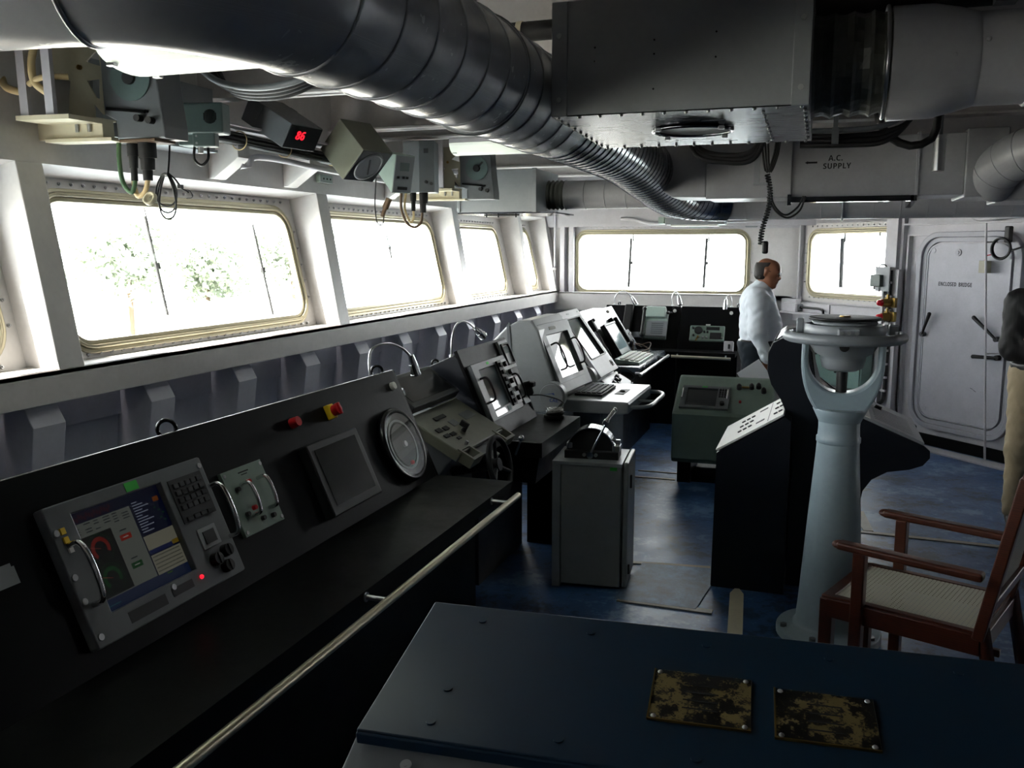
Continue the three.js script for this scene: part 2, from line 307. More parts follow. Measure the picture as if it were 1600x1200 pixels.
// the door
{
  const d = sgroup('door_1'); d.userData.label = 'white steel door with rounded corners marked ENCLOSED BRIDGE'; frameOf(d, ...DW);
  const rr = (e) => rrect(1.60 - e, 2.42 + e, 0.26 - e, 1.79 + e, 0.12 + e, 8);
  mesh('coaming', [ext(ringShape(rr(0.10), rr(0.055)), 0.055, 0.006), ext(ringShape(rr(0.055), rr(0.015)), 0.03, 0.004)], M.doorframe, d, { label: 'raised white coaming round the door' });
  mesh('leaf', [ext(rr(0.0), 0.035, 0.006), put(ext(ringShape(rr(-0.0), rr(-0.012)), 0.008), [0, 0, 0.033])], M.door, d);
  mesh('lettering', put(textGeo('ENCLOSED  BRIDGE', 0.034).scale(0.78, 1, 1), [1.90, 1.445, 0.035]), M.ink, d, { label: 'black stencil words ENCLOSED BRIDGE' });
  const dog = (x0, y0, x1, y1) => mesh('handle', [rod([x1, y1, 0.03], [x1, y1, 0.075], 0.022, 12), rod([x1, y1, 0.07], [x0, y0, 0.085], 0.011, 10, 0.017), sp(0.017, x0, y0, 0.085)], M.plastic, d, { label: 'black door dog handle' });
  dog(1.70, 1.18, 1.62, 0.995); dog(2.15, 1.18, 2.355, 1.015); dog(2.17, 0.855, 2.375, 0.865);
  mesh('peephole', [cy(0.03, 0.03, 0.012, 1.915, 1.715, 0.04, [PI / 2, 0, 0]), cy(0.015, 0.015, 0.02, 1.915, 1.715, 0.045, [PI / 2, 0, 0])], M.doorframe, d);
  for (const [x, y] of [[1.66, 1.73], [1.67, 0.33], [2.37, 1.73], [2.37, 0.33]]) mesh('boss', cy(0.022, 0.022, 0.006, x, y, 0.037, [PI / 2, 0, 0]), M.door, d);
  mesh('scratches', [bx(0.03, 0.004, 0.001, 2.17, 0.56, 0.0353, 0, [0, 0, -0.5]), bx(0.03, 0.004, 0.001, 2.14, 0.575, 0.0353, 0, [0, 0, -0.3])], M.ink, d);
}

// ------------------------------------------------------------------ outside the windows
mesh('quay', bb(-160, -20, -9.2, -9, -140, 90), M.quay).userData = { kind: 'structure', label: 'pale concrete quay outside the windows' };
mesh('water', bb(-160, 60, -11, -10.5, -200, 90), painted('#8b979b', 0.3)).userData = { kind: 'structure', label: 'pale harbour water outside' };
function treeAt(x, z, h, w, label) {
  const t = thing('tree', label, 'tree', [x, -9, z], 0, 'trees along the quay');
  mesh('trunk', tube([[0, 0, 0], [0.1, h * 0.3, 0], [0, h * 0.6, 0.1]], 0.25, 8, 7), M.bark, t);
  const P = [];
  for (let i = 0; i < 3000; i++) {
    const a = rnd() * 2 * PI, e = Math.acos(2 * rnd() - 1), r = Math.cbrt(rnd()) * (0.75 + 0.25 * Math.sin(a * 3 + e * 4)), c = V(Math.sin(e) * Math.cos(a) * w * 0.5 * r, h * 0.66 + Math.cos(e) * h * 0.34 * r, Math.sin(e) * Math.sin(a) * w * 0.5 * r);
    const u = V(rnd() - 0.5, rnd() - 0.5, rnd() - 0.5).normalize(), q = V(rnd() - 0.5, rnd() - 0.5, rnd() - 0.5).cross(u).normalize(), L = 0.3 + 0.25 * rnd();
    const k = [c.clone().addScaledVector(u, -L), c.clone().addScaledVector(q, L * 0.5), c.clone().addScaledVector(u, L), c.clone().addScaledVector(q, -L * 0.5)];
    for (const j of [0, 1, 2, 0, 2, 3]) P.push(k[j].x, k[j].y, k[j].z);
  }
  const cg = new THREE.BufferGeometry(); cg.setAttribute('position', new THREE.Float32BufferAttribute(P, 3)); cg.computeVertexNormals();
  const cl = prep(cg);
  mesh('crown', cl, M.leaf, t, { kind: 'stuff' });
}
treeAt(-62, -69, 15, 13, 'leafy tree on the quay beyond the big front window');
treeAt(-64, -83, 13, 12, 'leafy tree on the quay beyond the big front window');
treeAt(-62, -97, 15, 13, 'leafy tree on the quay beyond the big front window');
{
  const s = wthing('shed', 'low pale shed with a pitched roof on the quay', 'shed', [-57, -9, -80]);
  mesh('wall', bb(-62, -52, -9, -5.2, -86, -76), M.shed, s); mesh('roof', prismZ([[-63, -5.2], [-57, -3.2], [-51, -5.2]], -86.5, -75.5), M.quay, s);
}

// ------------------------------------------------------------------ ventilation
// round duct that comes from the window side, turns and runs to the far end
function sweepDuct(path, radius, n, ribEvery, ribH, seg = 40) { // returns body and rib geometries
  const curve = new THREE.CatmullRomCurve3(path.map((p) => V(...p)), false, 'centripetal');
  const L = curve.getLength(); const body = prep(new THREE.TubeGeometry(curve, n, radius, seg, false)); const ribs = [];
  for (let s = ribEvery(0); s < L - 0.03; s += ribEvery(s)) {
    const u = s / L, p = curve.getPointAt(u), t = curve.getTangentAt(u);
    const g = prep(new THREE.TorusGeometry(radius, ribH, 6, seg)); g.applyMatrix4(_m.compose(p, _q.setFromUnitVectors(V(0, 0, 1), t), V(1, 1, 1))); ribs.push(g);
  }
  return [body, ribs, curve, L];
}
{
  const path = [[-2.9, 2.27, -1.263], [-1.9, 2.27, -1.263], [-1.45, 2.27, -1.27], [-1.17, 2.27, -1.33], [-1.05, 2.27, -1.55], [-1.02, 2.27, -1.9], [-1.02, 2.27, -3.4]];
  const t = wthing('ventilation_duct', 'long grey glossy round duct turning below the ceiling over the left windows', 'duct', [-1.02, 2.1, -2.4]);
  const [b, ribs] = sweepDuct(path, 0.170, 140, (s) => (s < 2.1 ? 0.42 : 0.16), 0.005);
  mesh('duct_body', b, M.duct, t); for (const r of ribs) mesh('seam', r, M.duct, t);
  mesh('arrow', put(ext([[0, -0.006], [0.07, -0.006], [0.07, 0.006], [0.0, 0.006], [-0.002, 0.012], [-0.022, 0], [-0.002, -0.012]], 0.0015), [-0.875, 2.232, -1.84], [0, PI / 2, -0.05]), M.ink, t, { label: 'black painted arrow' });
  const h = wthing('duct_hanger', 'grey steel strap hanger holding the round duct up to the ceiling', 'hanger', [-1.02, 2.5, -2.6]);
  mesh('strap', torus(0.174, 0.008, -1.02, 2.27, -2.62, [0, 0, 0], 48, 8), M.greydark, h);
  mesh('bracket', [bb(-1.066, -1.012, 2.44, CEIL, -2.63, -2.61), bb(-1.07, -1.008, 2.437, 2.447, -2.65, -2.57), cy(0.007, 0.007, 0.03, -1.03, 2.43, -2.585, [0, 0, 0], 6)], M.greydark, h);
}
{
  const t = wthing('spiral_duct', 'shiny silver spiral duct that dips and turns right near the far wall', 'duct', [-1.02, 2.05, -5]);
  const path = [[-1.02, 2.27, -3.4], [-1.02, 2.268, -4.2], [-1.02, 2.255, -4.8], [-1.02, 2.20, -5.6], [-0.99, 2.135, -6.3], [-0.92, 2.12, -6.60], [-0.80, 2.115, -6.76], [-0.68, 2.115, -6.81]];
  const [b, ribs] = sweepDuct(path, 0.168, 120, () => 0.085, 0.0035);
  mesh('duct_body', b, M.silver, t); for (const r of ribs) mesh('seam', r, M.silver, t);
}
{
  const t = wthing('branch_duct', 'grey seamed round duct running along the far wall under the supply duct', 'duct', [0.6, 2.0, -6.82]);
  const [b, ribs] = sweepDuct([[-0.70, 2.115, -6.82], [0.4, 2.115, -6.82], [1.6, 2.115, -6.82], [2.5, 2.115, -6.82]], 0.160, 40, () => 0.17, 0.003);
  mesh('duct_body', b, M.ductpaint, t); for (const r of ribs) mesh('seam', r, M.ductpaint, t);
  mesh('strap', torus(0.168, 0.008, 0.12, 2.115, -6.82, [0, PI / 2, 0]), M.greypaint, t);
}
{ // rectangular supply duct with the stencilled words
  const t = wthing('supply_duct', 'grey rectangular air duct stencilled A.C. SUPPLY', 'duct', [0.2, 2.03, -5.6]);
  mesh('duct_body', [bb(-0.66, 0.70, 2.035, 2.36, -5.85, -5.42, 0.006), bb(-0.20, -0.185, 2.025, 2.37, -5.86, -5.41), bb(0.46, 0.475, 2.025, 2.37, -5.86, -5.41)], M.ductpaint, t);
  mesh('transition', prismZ([[-0.66, 2.045], [-0.66, 2.35], [-0.90, 2.38], [-1.02, 2.36], [-0.97, 2.12], [-0.86, 2.05]], -5.84, -5.43, 0.01), M.ductpaint, t);
  mesh('flange', [bb(-0.19, 0.455, 2.005, 2.035, -5.43, -5.38), bb(-0.20, -0.18, 1.99, 2.05, -5.43, -5.385), prismX([[-5.38, 2.035], [-5.38, 2.005], [-5.72, 1.98], [-5.72, 2.01]], 0.44, 0.47)], M.galv, t, { label: 'bare metal angle under the duct' });
  mesh('lettering', [put(textGeo('A.C.', 0.03), [0.045, 2.247, -5.42]), put(textGeo('SUPPLY', 0.03), [0.055, 2.204, -5.42]), put(ext([[0, -0.005], [0.05, -0.005], [0.05, 0.005], [0, 0.005], [0, 0.009], [-0.016, 0], [0, -0.009]], 0.001), [-0.10, 2.225, -5.42])], M.ink, t, { label: 'black stencil A.C. SUPPLY with an arrow' });
  mesh('end_box', [bb(0.70, 0.90, 2.02, 2.38, -5.9, -5.40, 0.008), bb(0.9, 1.6, 2.0, 2.22, -6.0, -5.45, 0.01)], M.ductpaint, t);
}
{ // elbow at the right end
  const t = wthing('elbow_duct', 'pale grey ribbed elbow duct coming down into the supply duct', 'duct', [1.0, 2.1, -5.2]);
  const [b, ribs] = sweepDuct([[0.83, 2.08, -5.5], [0.86, 2.16, -5.42], [0.95, 2.23, -5.3], [1.15, 2.27, -5.15], [1.7, 2.31, -5.0], [2.6, 2.33, -4.9]], 0.12, 50, () => 0.1, 0.003);
  mesh('duct_body', b, M.ductpaint, t); for (const r of ribs) mesh('seam', r, M.ductpaint, t);
}
{ // diffuser box in the middle
  const t = wthing('diffuser_box', 'big grey sheet metal ventilation box with a bare metal underside and round outlet', 'vent box', [-0.43, 2.15, -3.1]);
  const x0 = -0.815, x1 = -0.055, z0 = -2.76, z1 = -3.46, y0 = 2.152, y1 = 2.49, k = 0.032, py = (z) => y0 + (z - z0) * k;   // the underside falls a little towards the far end
  mesh('casing', prismX([[z0, y0 + 0.004], [z0, y1], [z1, y1], [z1, py(z1) + 0.004]], x0 + 0.02, x1 - 0.02), M.greymid, t);
  mesh('corner_strip', [bb(x0, x0 + 0.05, y0, y1, z0 - 0.03, z0 + 0.006, 0.003), prismX([[z0, y0], [z0, y1], [z1, y1], [z1, py(z1)]], x0, x0 + 0.006)], M.greymid, t);
  mesh('corner_strip', [bb(x1 - 0.05, x1, y0, y1, z0 - 0.03, z0 + 0.006, 0.003), prismX([[z0, y0], [z0, y1], [z1, y1], [z1, py(z1)]], x1 - 0.006, x1)], M.greymid, t);
  const cx = -0.43, cz = -3.12, hole = []; for (let i = 0; i < 40; i++) hole.push([cx + 0.13 * Math.cos(i / 40 * 2 * PI), -cz + z0 + 0.13 * Math.sin(i / 40 * 2 * PI)]);
  mesh('base_plate', put(ext([[x0, 0], [x1, 0], [x1, z0 - z1], [x0, z0 - z1]], 0.003, 0, [hole]), [0, y0, z0], [-PI / 2 - Math.atan(k), 0, 0]), M.dullmetal, t, { label: 'bare galvanised underside' });
  mesh('outlet', [torus(0.13, 0.006, cx, py(cz) - 0.002, cz, [PI / 2, 0, 0]), lathe([[0.128, 0], [0.128, 0.05], [0.10, 0.08], [0.001, 0.1]], cx, py(cz) - 0.002, cz)], M.galv, t);
  for (const a of [0.7, 2.4, 3.9, 5.5]) mesh('clip', bx(0.02, 0.012, 0.02, cx + 0.135 * Math.cos(a), py(cz + 0.135 * Math.sin(a)) - 0.008, cz + 0.135 * Math.sin(a), 0.003), M.screw, t);
  const riv = [];
  for (let i = 0; i <= 11; i++) { const x = x0 + 0.02 + (x1 - x0 - 0.04) * i / 11; riv.push(sp(0.006, x, y0 - 0.002, z0 - 0.012, [1, 0.7, 1], 6), sp(0.006, x, py(z1) - 0.002, z1 + 0.012, [1, 0.7, 1], 6)); }
  for (let i = 1; i < 9; i++) { const z = z0 + (z1 - z0) * i / 9; for (const x of [x0 + 0.012, x1 - 0.012, x1 - 0.13]) riv.push(sp(0.006, x, py(z) - 0.002, z, [1, 0.7, 1], 6)); }
  for (const x of [x0 + 0.025, x1 - 0.025]) for (const y of [y0 + 0.05, y1 - 0.1]) riv.push(cy(0.008, 0.008, 0.006, x, y, z0 + 0.007, [PI / 2, 0, 0], 8));
  mesh('rivets', riv, M.screw, t, { kind: 'stuff' });
  const holes = []; for (const [x, y] of [[-0.68, 2.35], [-0.68, 2.31], [-0.5, 2.36], [-0.5, 2.32], [-0.32, 2.37], [-0.32, 2.30], [-0.5, 2.22]]) holes.push(cy(0.003, 0.003, 0.002, x, y, z0 + 0.001, [PI / 2, 0, 0], 8));
  mesh('holes', holes, M.ink, t, { kind: 'stuff' });
}
{ // crumpled connector, reducer and round duct to the right
  const t = wthing('flexible_connector', 'dark crumpled flexible sleeve beside the big ventilation box', 'duct sleeve', [0.07, 2.15, -3.1]);
  const pts = []; for (let i = 0; i <= 24; i++) pts.push([0.158 - 0.010 * Math.abs(Math.sin(i * PI / 6)) - 0.002 * rnd(), i * 0.0095]);
  const g = lathe(pts, -0.055, 2.315, -3.1, 48, [0, 0, -PI / 2]); { const p = g.attributes.position; for (let i = 0; i < p.count; i++) { const a = Math.atan2(p.getY(i) - 2.315, p.getZ(i) + 3.1), k = 1 + 0.012 * Math.sin(a * 17 + p.getX(i) * 60); p.setY(i, 2.315 + (p.getY(i) - 2.315) * k); p.setZ(i, -3.1 + (p.getZ(i) + 3.1) * k); } g.computeVertexNormals(); }
  mesh('sleeve', g, M.foil, t); mesh('clamp', torus(0.163, 0.006, 0.155, 2.315, -3.1, [0, PI / 2, 0]), M.steel, t);
  const d = wthing('round_duct', 'grey painted round duct whose flared end joins the crumpled sleeve', 'duct', [0.8, 2.15, -3.1]);
  mesh('reducer', lathe([[0.150, 0], [0.168, 0.003], [0.166, 0.12], [0.150, 0.19], [0.136, 0.24]], 0.165, 2.31, -3.1, 48, [0, 0, -PI / 2]), M.ductpaint, d);
  mesh('duct_body', [rod([0.40, 2.31, -3.1], [3.25, 2.31, -3.1], 0.135, 48), torus(0.137, 0.005, 0.545, 2.31, -3.1, [0, PI / 2, 0])], M.ductpaint, d);
  mesh('hanger', [bb(0.44, 0.475, 2.44, CEIL, -3.0, -2.99), bb(0.43, 0.487, 2.44, 2.46, -3.02, -2.96)], M.greydark, d);
  for (const [x, y] of [[0.335, 2.3], [0.42, 2.34]]) mesh('rivet', sp(0.007, x, y, -2.963 - (x < 0.4 ? -0.015 : 0.0), [1, 1, 0.6], 8), M.ductpaint, d);
}
{ // second ventilation box near the far left, with sleeve and seamed duct
  const t = wthing('vent_box', 'smaller grey ventilation box above the third front window', 'vent box', [-2.47, 2.03, -7.1]);
  mesh('casing', [bb(-2.80, -2.14, 2.035, 2.365, -7.45, -6.82, 0.004), bb(-2.80, -2.775, 2.035, 2.37, -6.83, -6.81, 0.003), bb(-2.165, -2.13, 2.03, 2.37, -6.83, -6.80, 0.003)], M.greymid, t);
  mesh('base_plate', bb(-2.80, -2.0, 2.022, 2.034, -7.45, -6.82), M.galv, t, { label: 'bare metal underside' });
  mesh('grille', [rod([-2.6, 2.015, -6.9], [-2.3, 2.015, -6.9], 0.006, 8), rod([-2.58, 2.03, -6.9], [-2.58, 1.995, -6.9], 0.006, 8), rod([-2.48, 2.03, -6.9], [-2.48, 1.995, -6.9], 0.006, 8), rod([-2.33, 2.03, -6.9], [-2.33, 1.995, -6.9], 0.006, 8)], M.black, t);
  const s = wthing('flexible_connector', 'short black crumpled sleeve at the far ventilation box', 'duct sleeve', [-2.05, 2.06, -7.2]);
  const pts = []; for (let i = 0; i <= 20; i++) pts.push([0.120 - 0.012 * Math.abs(Math.sin(i * PI / 5)), i * 0.007]);
  mesh('sleeve', lathe(pts, -2.14, 2.18, -7.2, 40, [0, 0, -PI / 2]), M.foil, s);
  const d = wthing('seamed_duct', 'pale grey round duct with raised seams behind the silver spiral duct', 'duct', [-1.3, 2.06, -7.2]);
  const [b, ribs] = sweepDuct([[-2.0, 2.18, -7.2], [-1.6, 2.18, -7.2], [-1.1, 2.18, -7.2], [-0.5, 2.18, -7.2]], 0.113, 30, () => 0.17, 0.004);
  mesh('duct_body', b, M.ductpaint, d); for (const r of ribs) mesh('seam', r, M.ductpaint, d);
}
mesh('conduit', tube([[-2.1, 2.07, ZF + 0.134], [-1.95, 2.06, ZF + 0.134], [-1.8, 2.02, ZF + 0.134], [-1.6, 2.02, ZF + 0.134], [-1.2, 2.03, ZF + 0.134], [-0.6, 2.03, ZF + 0.134]], 0.018, 40), M.white).userData = { label: 'white bent conduit above the far window', category: 'conduit' };
{
  const t = wthing('wall_lamp', 'flat grey lamp fitting hung above the far window', 'lamp', [-1.2, 1.92, -9.5]);
  mesh('housing', bb(-1.55, -0.95, 1.99, 2.06, -9.65, -9.4, 0.006), M.greymid, t); mesh('diffuser', bb(-1.5, -1.02, 1.975, 1.99, -9.62, -9.43, 0.004), M.wirewhite, t);
  mesh('bracket', [rod([-1.3, 1.965, -9.4], [-1.1, 1.965, -9.4], 0.005), bb(-1.62, -1.56, 2.0, 2.07, -9.6, -9.4, 0.004)], M.greenlight, t);
  const b = wthing('junction_box', 'small grey switch box at the top corner of the far window', 'switch box', [-0.72, 2.02, -9.9]);
  mesh('body', bb(-0.78, -0.66, 1.97, 2.06, ZF, ZF + 0.07, 0.006), M.greymid, b); mesh('switch', cy(0.015, 0.015, 0.02, -0.72, 2.02, ZF + 0.08, [PI / 2, 0, 0]), M.black, b);
}

// ------------------------------------------------------------------ ceiling lamps
function ceilingLamp(x0, x1, zc, w, label, dy = 0) {
  const t = wthing('ceiling_lamp', label, 'lamp', [(x0 + x1) / 2, 2.33, zc], 'fluorescent ceiling lamps');
  const arc = []; for (let i = 0; i <= 14; i++) { const a = PI + PI * i / 14; arc.push([zc + w / 2 * Math.cos(a), 2.40 + dy + 0.068 * Math.sin(a)]); }
  mesh('diffuser', prismX(arc, x0, x1, 0.004), M.tube, t, { label: 'glowing milky diffuser' });
  mesh('housing', bb(x0, x1, 2.40 + dy, 2.43 + dy, zc - w / 2, zc + w / 2, 0.004), M.white, t);
  mesh('mount', [bb(x0 + 0.2, x0 + 0.24, 2.43 + dy, 2.49, zc - 0.03, zc + 0.03), bb(x1 - 0.24, x1 - 0.2, 2.43 + dy, 2.49, zc - 0.03, zc + 0.03)], M.white, t);
  mesh('latch', [bx(0.03, 0.012, 0.02, x0 + 0.02, 2.345 + dy, zc - w / 2 + 0.05, 0.003), bx(0.03, 0.012, 0.02, x0 + 0.02, 2.345 + dy, zc + w / 2 - 0.05, 0.003)], M.steel, t);
  const l = new THREE.RectAreaLight('#f2fff0', 2.2, x1 - x0 - 0.05, w * 0.8); l.position.set((x0 + x1) / 2, 2.322 + dy, zc); l.lookAt((x0 + x1) / 2, 0, zc); l.name = 'lamp_light'; scene.add(l);
}
ceilingLamp(-2.08, -1.25, -2.38, 0.30, 'milky fluorescent ceiling lamp above the dial indicator with cables', -0.045);
ceilingLamp(-2.24, -1.30, -5.42, 0.20, 'milky fluorescent ceiling lamp beside the far dial indicator');

// ------------------------------------------------------------------ instruments hung above the front windows
function dialIndicator(x, y, z, label, cables) {   // dial centre
  const t = wthing('dial_indicator', label, 'indicator', [x, y - 0.2, z]);
  const F = [[x, y, z], [1, 0, -0.10], [0, 1, 0.03]];
  fmesh('housing', put(ext([[-0.13, 0.16], [0.10, 0.16], [0.115, -0.05], [0.13, -0.18], [0.13, -0.225], [-0.08, -0.225], [-0.08, -0.155], [-0.13, -0.13]], 0.16, 0.006), [0, 0, -0.16]), M.greydark, t, F);
  fmesh('dial', [cy(0.085, 0.085, 0.008, 0, 0, 0.004, [PI / 2, 0, 0], 40)], M.teal, t, F, { label: 'dull teal dial' });
  fmesh('hub', [cy(0.025, 0.025, 0.02, 0.0, 0, 0.012, [PI / 2, 0, 0]), bx(0.012, 0.05, 0.004, 0.028, 0.028, 0.01, 0, [0, 0, -0.8])], M.plastic, t, F);
  for (const [u, v] of [[0.03, -0.15], [0.08, -0.16]]) fmesh('knob', cy(0.013, 0.013, 0.03, u, v, 0.015, [PI / 2, 0, 0]), M.plastic, t, F);
  fmesh('lip', [bx(0.17, 0.012, 0.01, -0.03, -0.118, 0.006, 0.002, [0, 0, -0.1]), cy(0.006, 0.006, 0.01, 0.06, -0.125, 0.005, [PI / 2, 0, 0])], M.black, t, F);
  const b = wthing('indicator_bracket', label.replace(/^.*dial indicator/, 'beige cut-out bracket of the dial indicator').replace(' on a beige bracket', ''), 'bracket', [x - 0.2, y - 0.1, z - 0.05]);
  const FB = [[x - 0.115, y, z + 0.015], [1, 0, -0.1], [0, 1, 0.03]];
  const tri = (a) => a.slice().reverse();
  fmesh('plate', put(ext([[-0.24, 0.16], [0, 0.16], [-0.01, -0.125], [-0.025, -0.13], [-0.06, -0.09], [-0.065, -0.16], [-0.19, -0.16], [-0.16, 0.0], [-0.23, 0.015]], 0.008, 0.001,
    [tri([[-0.085, 0.07], [-0.02, 0.05], [-0.025, 0.115]]), tri([[-0.085, 0.0], [-0.03, 0.005], [-0.035, -0.07], [-0.05, -0.065]])]), [0, 0, -0.02]), M.beige, b, FB);
  fmesh('screw', cy(0.01, 0.01, 0.012, -0.11, 0.05, -0.008, [PI / 2, 0, 0], 8), M.brass, b, FB);
  fmesh('channel', [bx(0.36, 0.075, 0.07, -0.2, -0.185, -0.03, 0.003), bx(0.30, 0.014, 0.11, -0.12, -0.225, -0.03, 0.002), bx(0.40, 0.008, 0.12, -0.22, -0.148, -0.02, 0.001)], M.cream, b, FB, { label: 'cream steel channel' });
  for (const u of [-0.13, -0.075]) fmesh('bolt', [cy(0.007, 0.007, 0.05, u, -0.17, 0.012, [0, 0, 0], 8), cy(0.012, 0.012, 0.012, u, -0.15, 0.012, [0, 0, 0], 6)], M.steel, b, FB);
  for (const u of [-0.235, -0.125]) fmesh('post', bb(u, u + 0.035, -0.15, 0.22, 0.16, 0.18), M.white, b, FB); fmesh('arm', bb(-0.25, -0.02, -0.165, -0.148, 0.0, 0.19), M.cream, b, FB);
  if (cables) {
    const yb = y - 0.225;
    const c = wthing('cable_gland', 'black cable glands with looped cream and green cables ' + cables, 'cables', [x, yb - 0.15, z]);
    mesh('gland', [cy(0.022, 0.022, 0.06, x - 0.055, yb - 0.03, z - 0.05), cy(0.018, 0.016, 0.05, x - 0.055, yb - 0.08, z - 0.05), cy(0.013, 0.013, 0.06, x - 0.055, yb - 0.125, z - 0.05)], M.rubber, c);
    mesh('gland', [cy(0.034, 0.034, 0.07, x + 0.015, yb - 0.035, z - 0.05), cy(0.028, 0.026, 0.05, x + 0.013, yb - 0.09, z - 0.05), cy(0.02, 0.018, 0.05, x + 0.01, yb - 0.13, z - 0.05)], M.rubber, c);
    mesh('flange', [bx(0.17, 0.012, 0.12, x + 0.01, yb - 0.006, z - 0.06, 0.003)], M.brown, c);
    mesh('cable', tube([[x - 0.13, yb, z - 0.06], [x - 0.125, yb - 0.07, z - 0.05], [x - 0.10, yb - 0.17, z - 0.04], [x - 0.065, yb - 0.20, z - 0.04], [x - 0.052, yb - 0.17, z - 0.045], [x - 0.055, yb - 0.13, z - 0.05]], 0.009, 40), M.cablegreen, c);
    mesh('cable', tube([[x - 0.08, yb, z - 0.08], [x - 0.085, yb - 0.1, z - 0.08], [x - 0.075, yb - 0.18, z - 0.07], [x - 0.04, yb - 0.215, z - 0.05], [x - 0.01, yb - 0.20, z - 0.05], [x + 0.01, yb - 0.15, z - 0.05]], 0.010, 40), M.cablecream, c);
    mesh('tag', put(lathe([[0.018, -0.008], [0.028, -0.008], [0.028, 0.008], [0.018, 0.008], [0.018, -0.008]], 0, 0, 0, 24), [x + 0.022, yb - 0.225, z - 0.04], [1.1, 0.3, 0]), M.cream, c);
  }
  return t;
}
dialIndicator(-2.535, 2.394, -2.9, 'grey dial indicator on a beige bracket above the big front window', 'over the big front window');
dialIndicator(-2.45, 2.335, -6.35, 'grey dial indicator beside the smaller ventilation box', null);
for (const [pts, r] of [[[[-3.0, 2.52, -2.75], [-2.98, 2.40, -2.72], [-2.94, 2.35, -2.7], [-2.88, 2.33, -2.72]], 0.014], [[[-2.80, 2.52, -2.72], [-2.81, 2.43, -2.7], [-2.80, 2.36, -2.7], [-2.76, 2.32, -2.72]], 0.014], [[[-2.83, 2.355, -2.7], [-2.77, 2.375, -2.7], [-2.70, 2.385, -2.76]], 0.011]])
  mesh('cable', tube(pts, r, 30), M.cablecream).userData = { label: 'cream cable looping down behind the beige bracket of the big dial', category: 'cable', group: 'cream cables by the bracket' };
{ // alarm sounder box
  const t = wthing('sounder_box', 'green-grey alarm box with a round slotted grille below the girder', 'alarm box', [-2.58, 2.17, -3.35]);
  const F = [[-2.56, 2.285, -3.33], [1, 0, -0.25], [0, 1, 0]];
  fmesh('body', [bx(0.20, 0.13, 0.09, 0.0, 0.02, -0.045, 0.008), bx(0.13, 0.17, 0.10, -0.06, -0.005, -0.1, 0.008), bx(0.10, 0.06, 0.05, 0.01, -0.07, -0.03, 0.006)], M.teal, t, F);
  const sl = []; for (let i = -4; i <= 4; i++) sl.push(bx(0.0035, 2 * Math.sqrt(0.03 ** 2 - (i * 0.0065) ** 2), 0.004, 0.045 + i * 0.0065, 0.025, 0.001));
  fmesh('grille', sl, M.rubber, t, F, { label: 'round slotted grille' });
  for (const v of [-0.055, -0.085]) fmesh('screw', cy(0.005, 0.005, 0.006, -0.02, v, -0.003, [PI / 2, 0, 0], 10), M.screw, t, F);
  fmesh('gland', cy(0.014, 0.012, 0.03, -0.02, -0.11, -0.04), M.steel, t, F);
  fmesh('cable', tube([[-0.05, -0.09, -0.05], [-0.05, -0.15, -0.04], [-0.02, -0.175, -0.04], [0.01, -0.15, -0.04], [0.01, -0.1, -0.05]], 0.006, 30), M.cable, t, F);
}
// tilted display boxes
function basisFrom(o, n, upHint) { const Z = V(...n).normalize(), X = V(...upHint).cross(Z).normalize(), Y = Z.clone().cross(X); return [o, X.toArray(), Y.toArray()]; }
{
  const t = wthing('digital_display', 'dark grey tilted box with red glowing digits on its black face', 'display', [-2.54, 2.3, -4.1]);
  const F = basisFrom([-2.53, 2.305, -4.1], [0.93, -0.55, 0.12], [0, 1, 0]);
  fmesh('housing', [bx(0.25, 0.13, 0.30, 0, 0, -0.15, 0.004)], M.greydark, t, F);
  fmesh('face', [bx(0.24, 0.122, 0.004, 0, 0, 0.002, 0.001)], M.blackGloss, t, F, { label: 'black display face' });
  fmesh('digits', put(textGeo('86', 0.045, 0.002), [-0.03, 0.012, 0.0045]), M.led, t, F, { label: 'red glowing digits' });
  fmesh('yoke', [cy(0.02, 0.02, 0.27, 0, 0.0, -0.22, [0, 0, PI / 2]), bx(0.006, 0.07, 0.05, -0.13, 0.03, -0.22, 0.002), bx(0.006, 0.07, 0.05, 0.13, 0.03, -0.22, 0.002)], M.greydark, t, F);
}
{
  const t = wthing('heading_repeater', 'olive grey tilted box with a dark round compass dial', 'repeater', [-2.52, 2.25, -4.75]);
  const F = basisFrom([-2.49, 2.215, -4.72], [0.68, -0.74, 0.18], [0, 1, 0]);
  fmesh('housing', [bx(0.25, 0.23, 0.25, 0, 0, -0.125, 0.005)], M.olive, t, F);
  fmesh('face', bx(0.24, 0.22, 0.004, 0, 0, 0.002, 0.002), M.blackGloss, t, F);
  fmesh('dial', [torus(0.09, 0.007, 0, 0, 0.005, [0, 0, 0]), cy(0.084, 0.084, 0.004, 0, 0, 0.005, [PI / 2, 0, 0], 40)], M.greydark, t, F); fmesh('pointer', bx(0.01, 0.12, 0.003, 0, 0, 0.0085, 0, [0, 0, 0.5]), M.plastic, t, F);
}
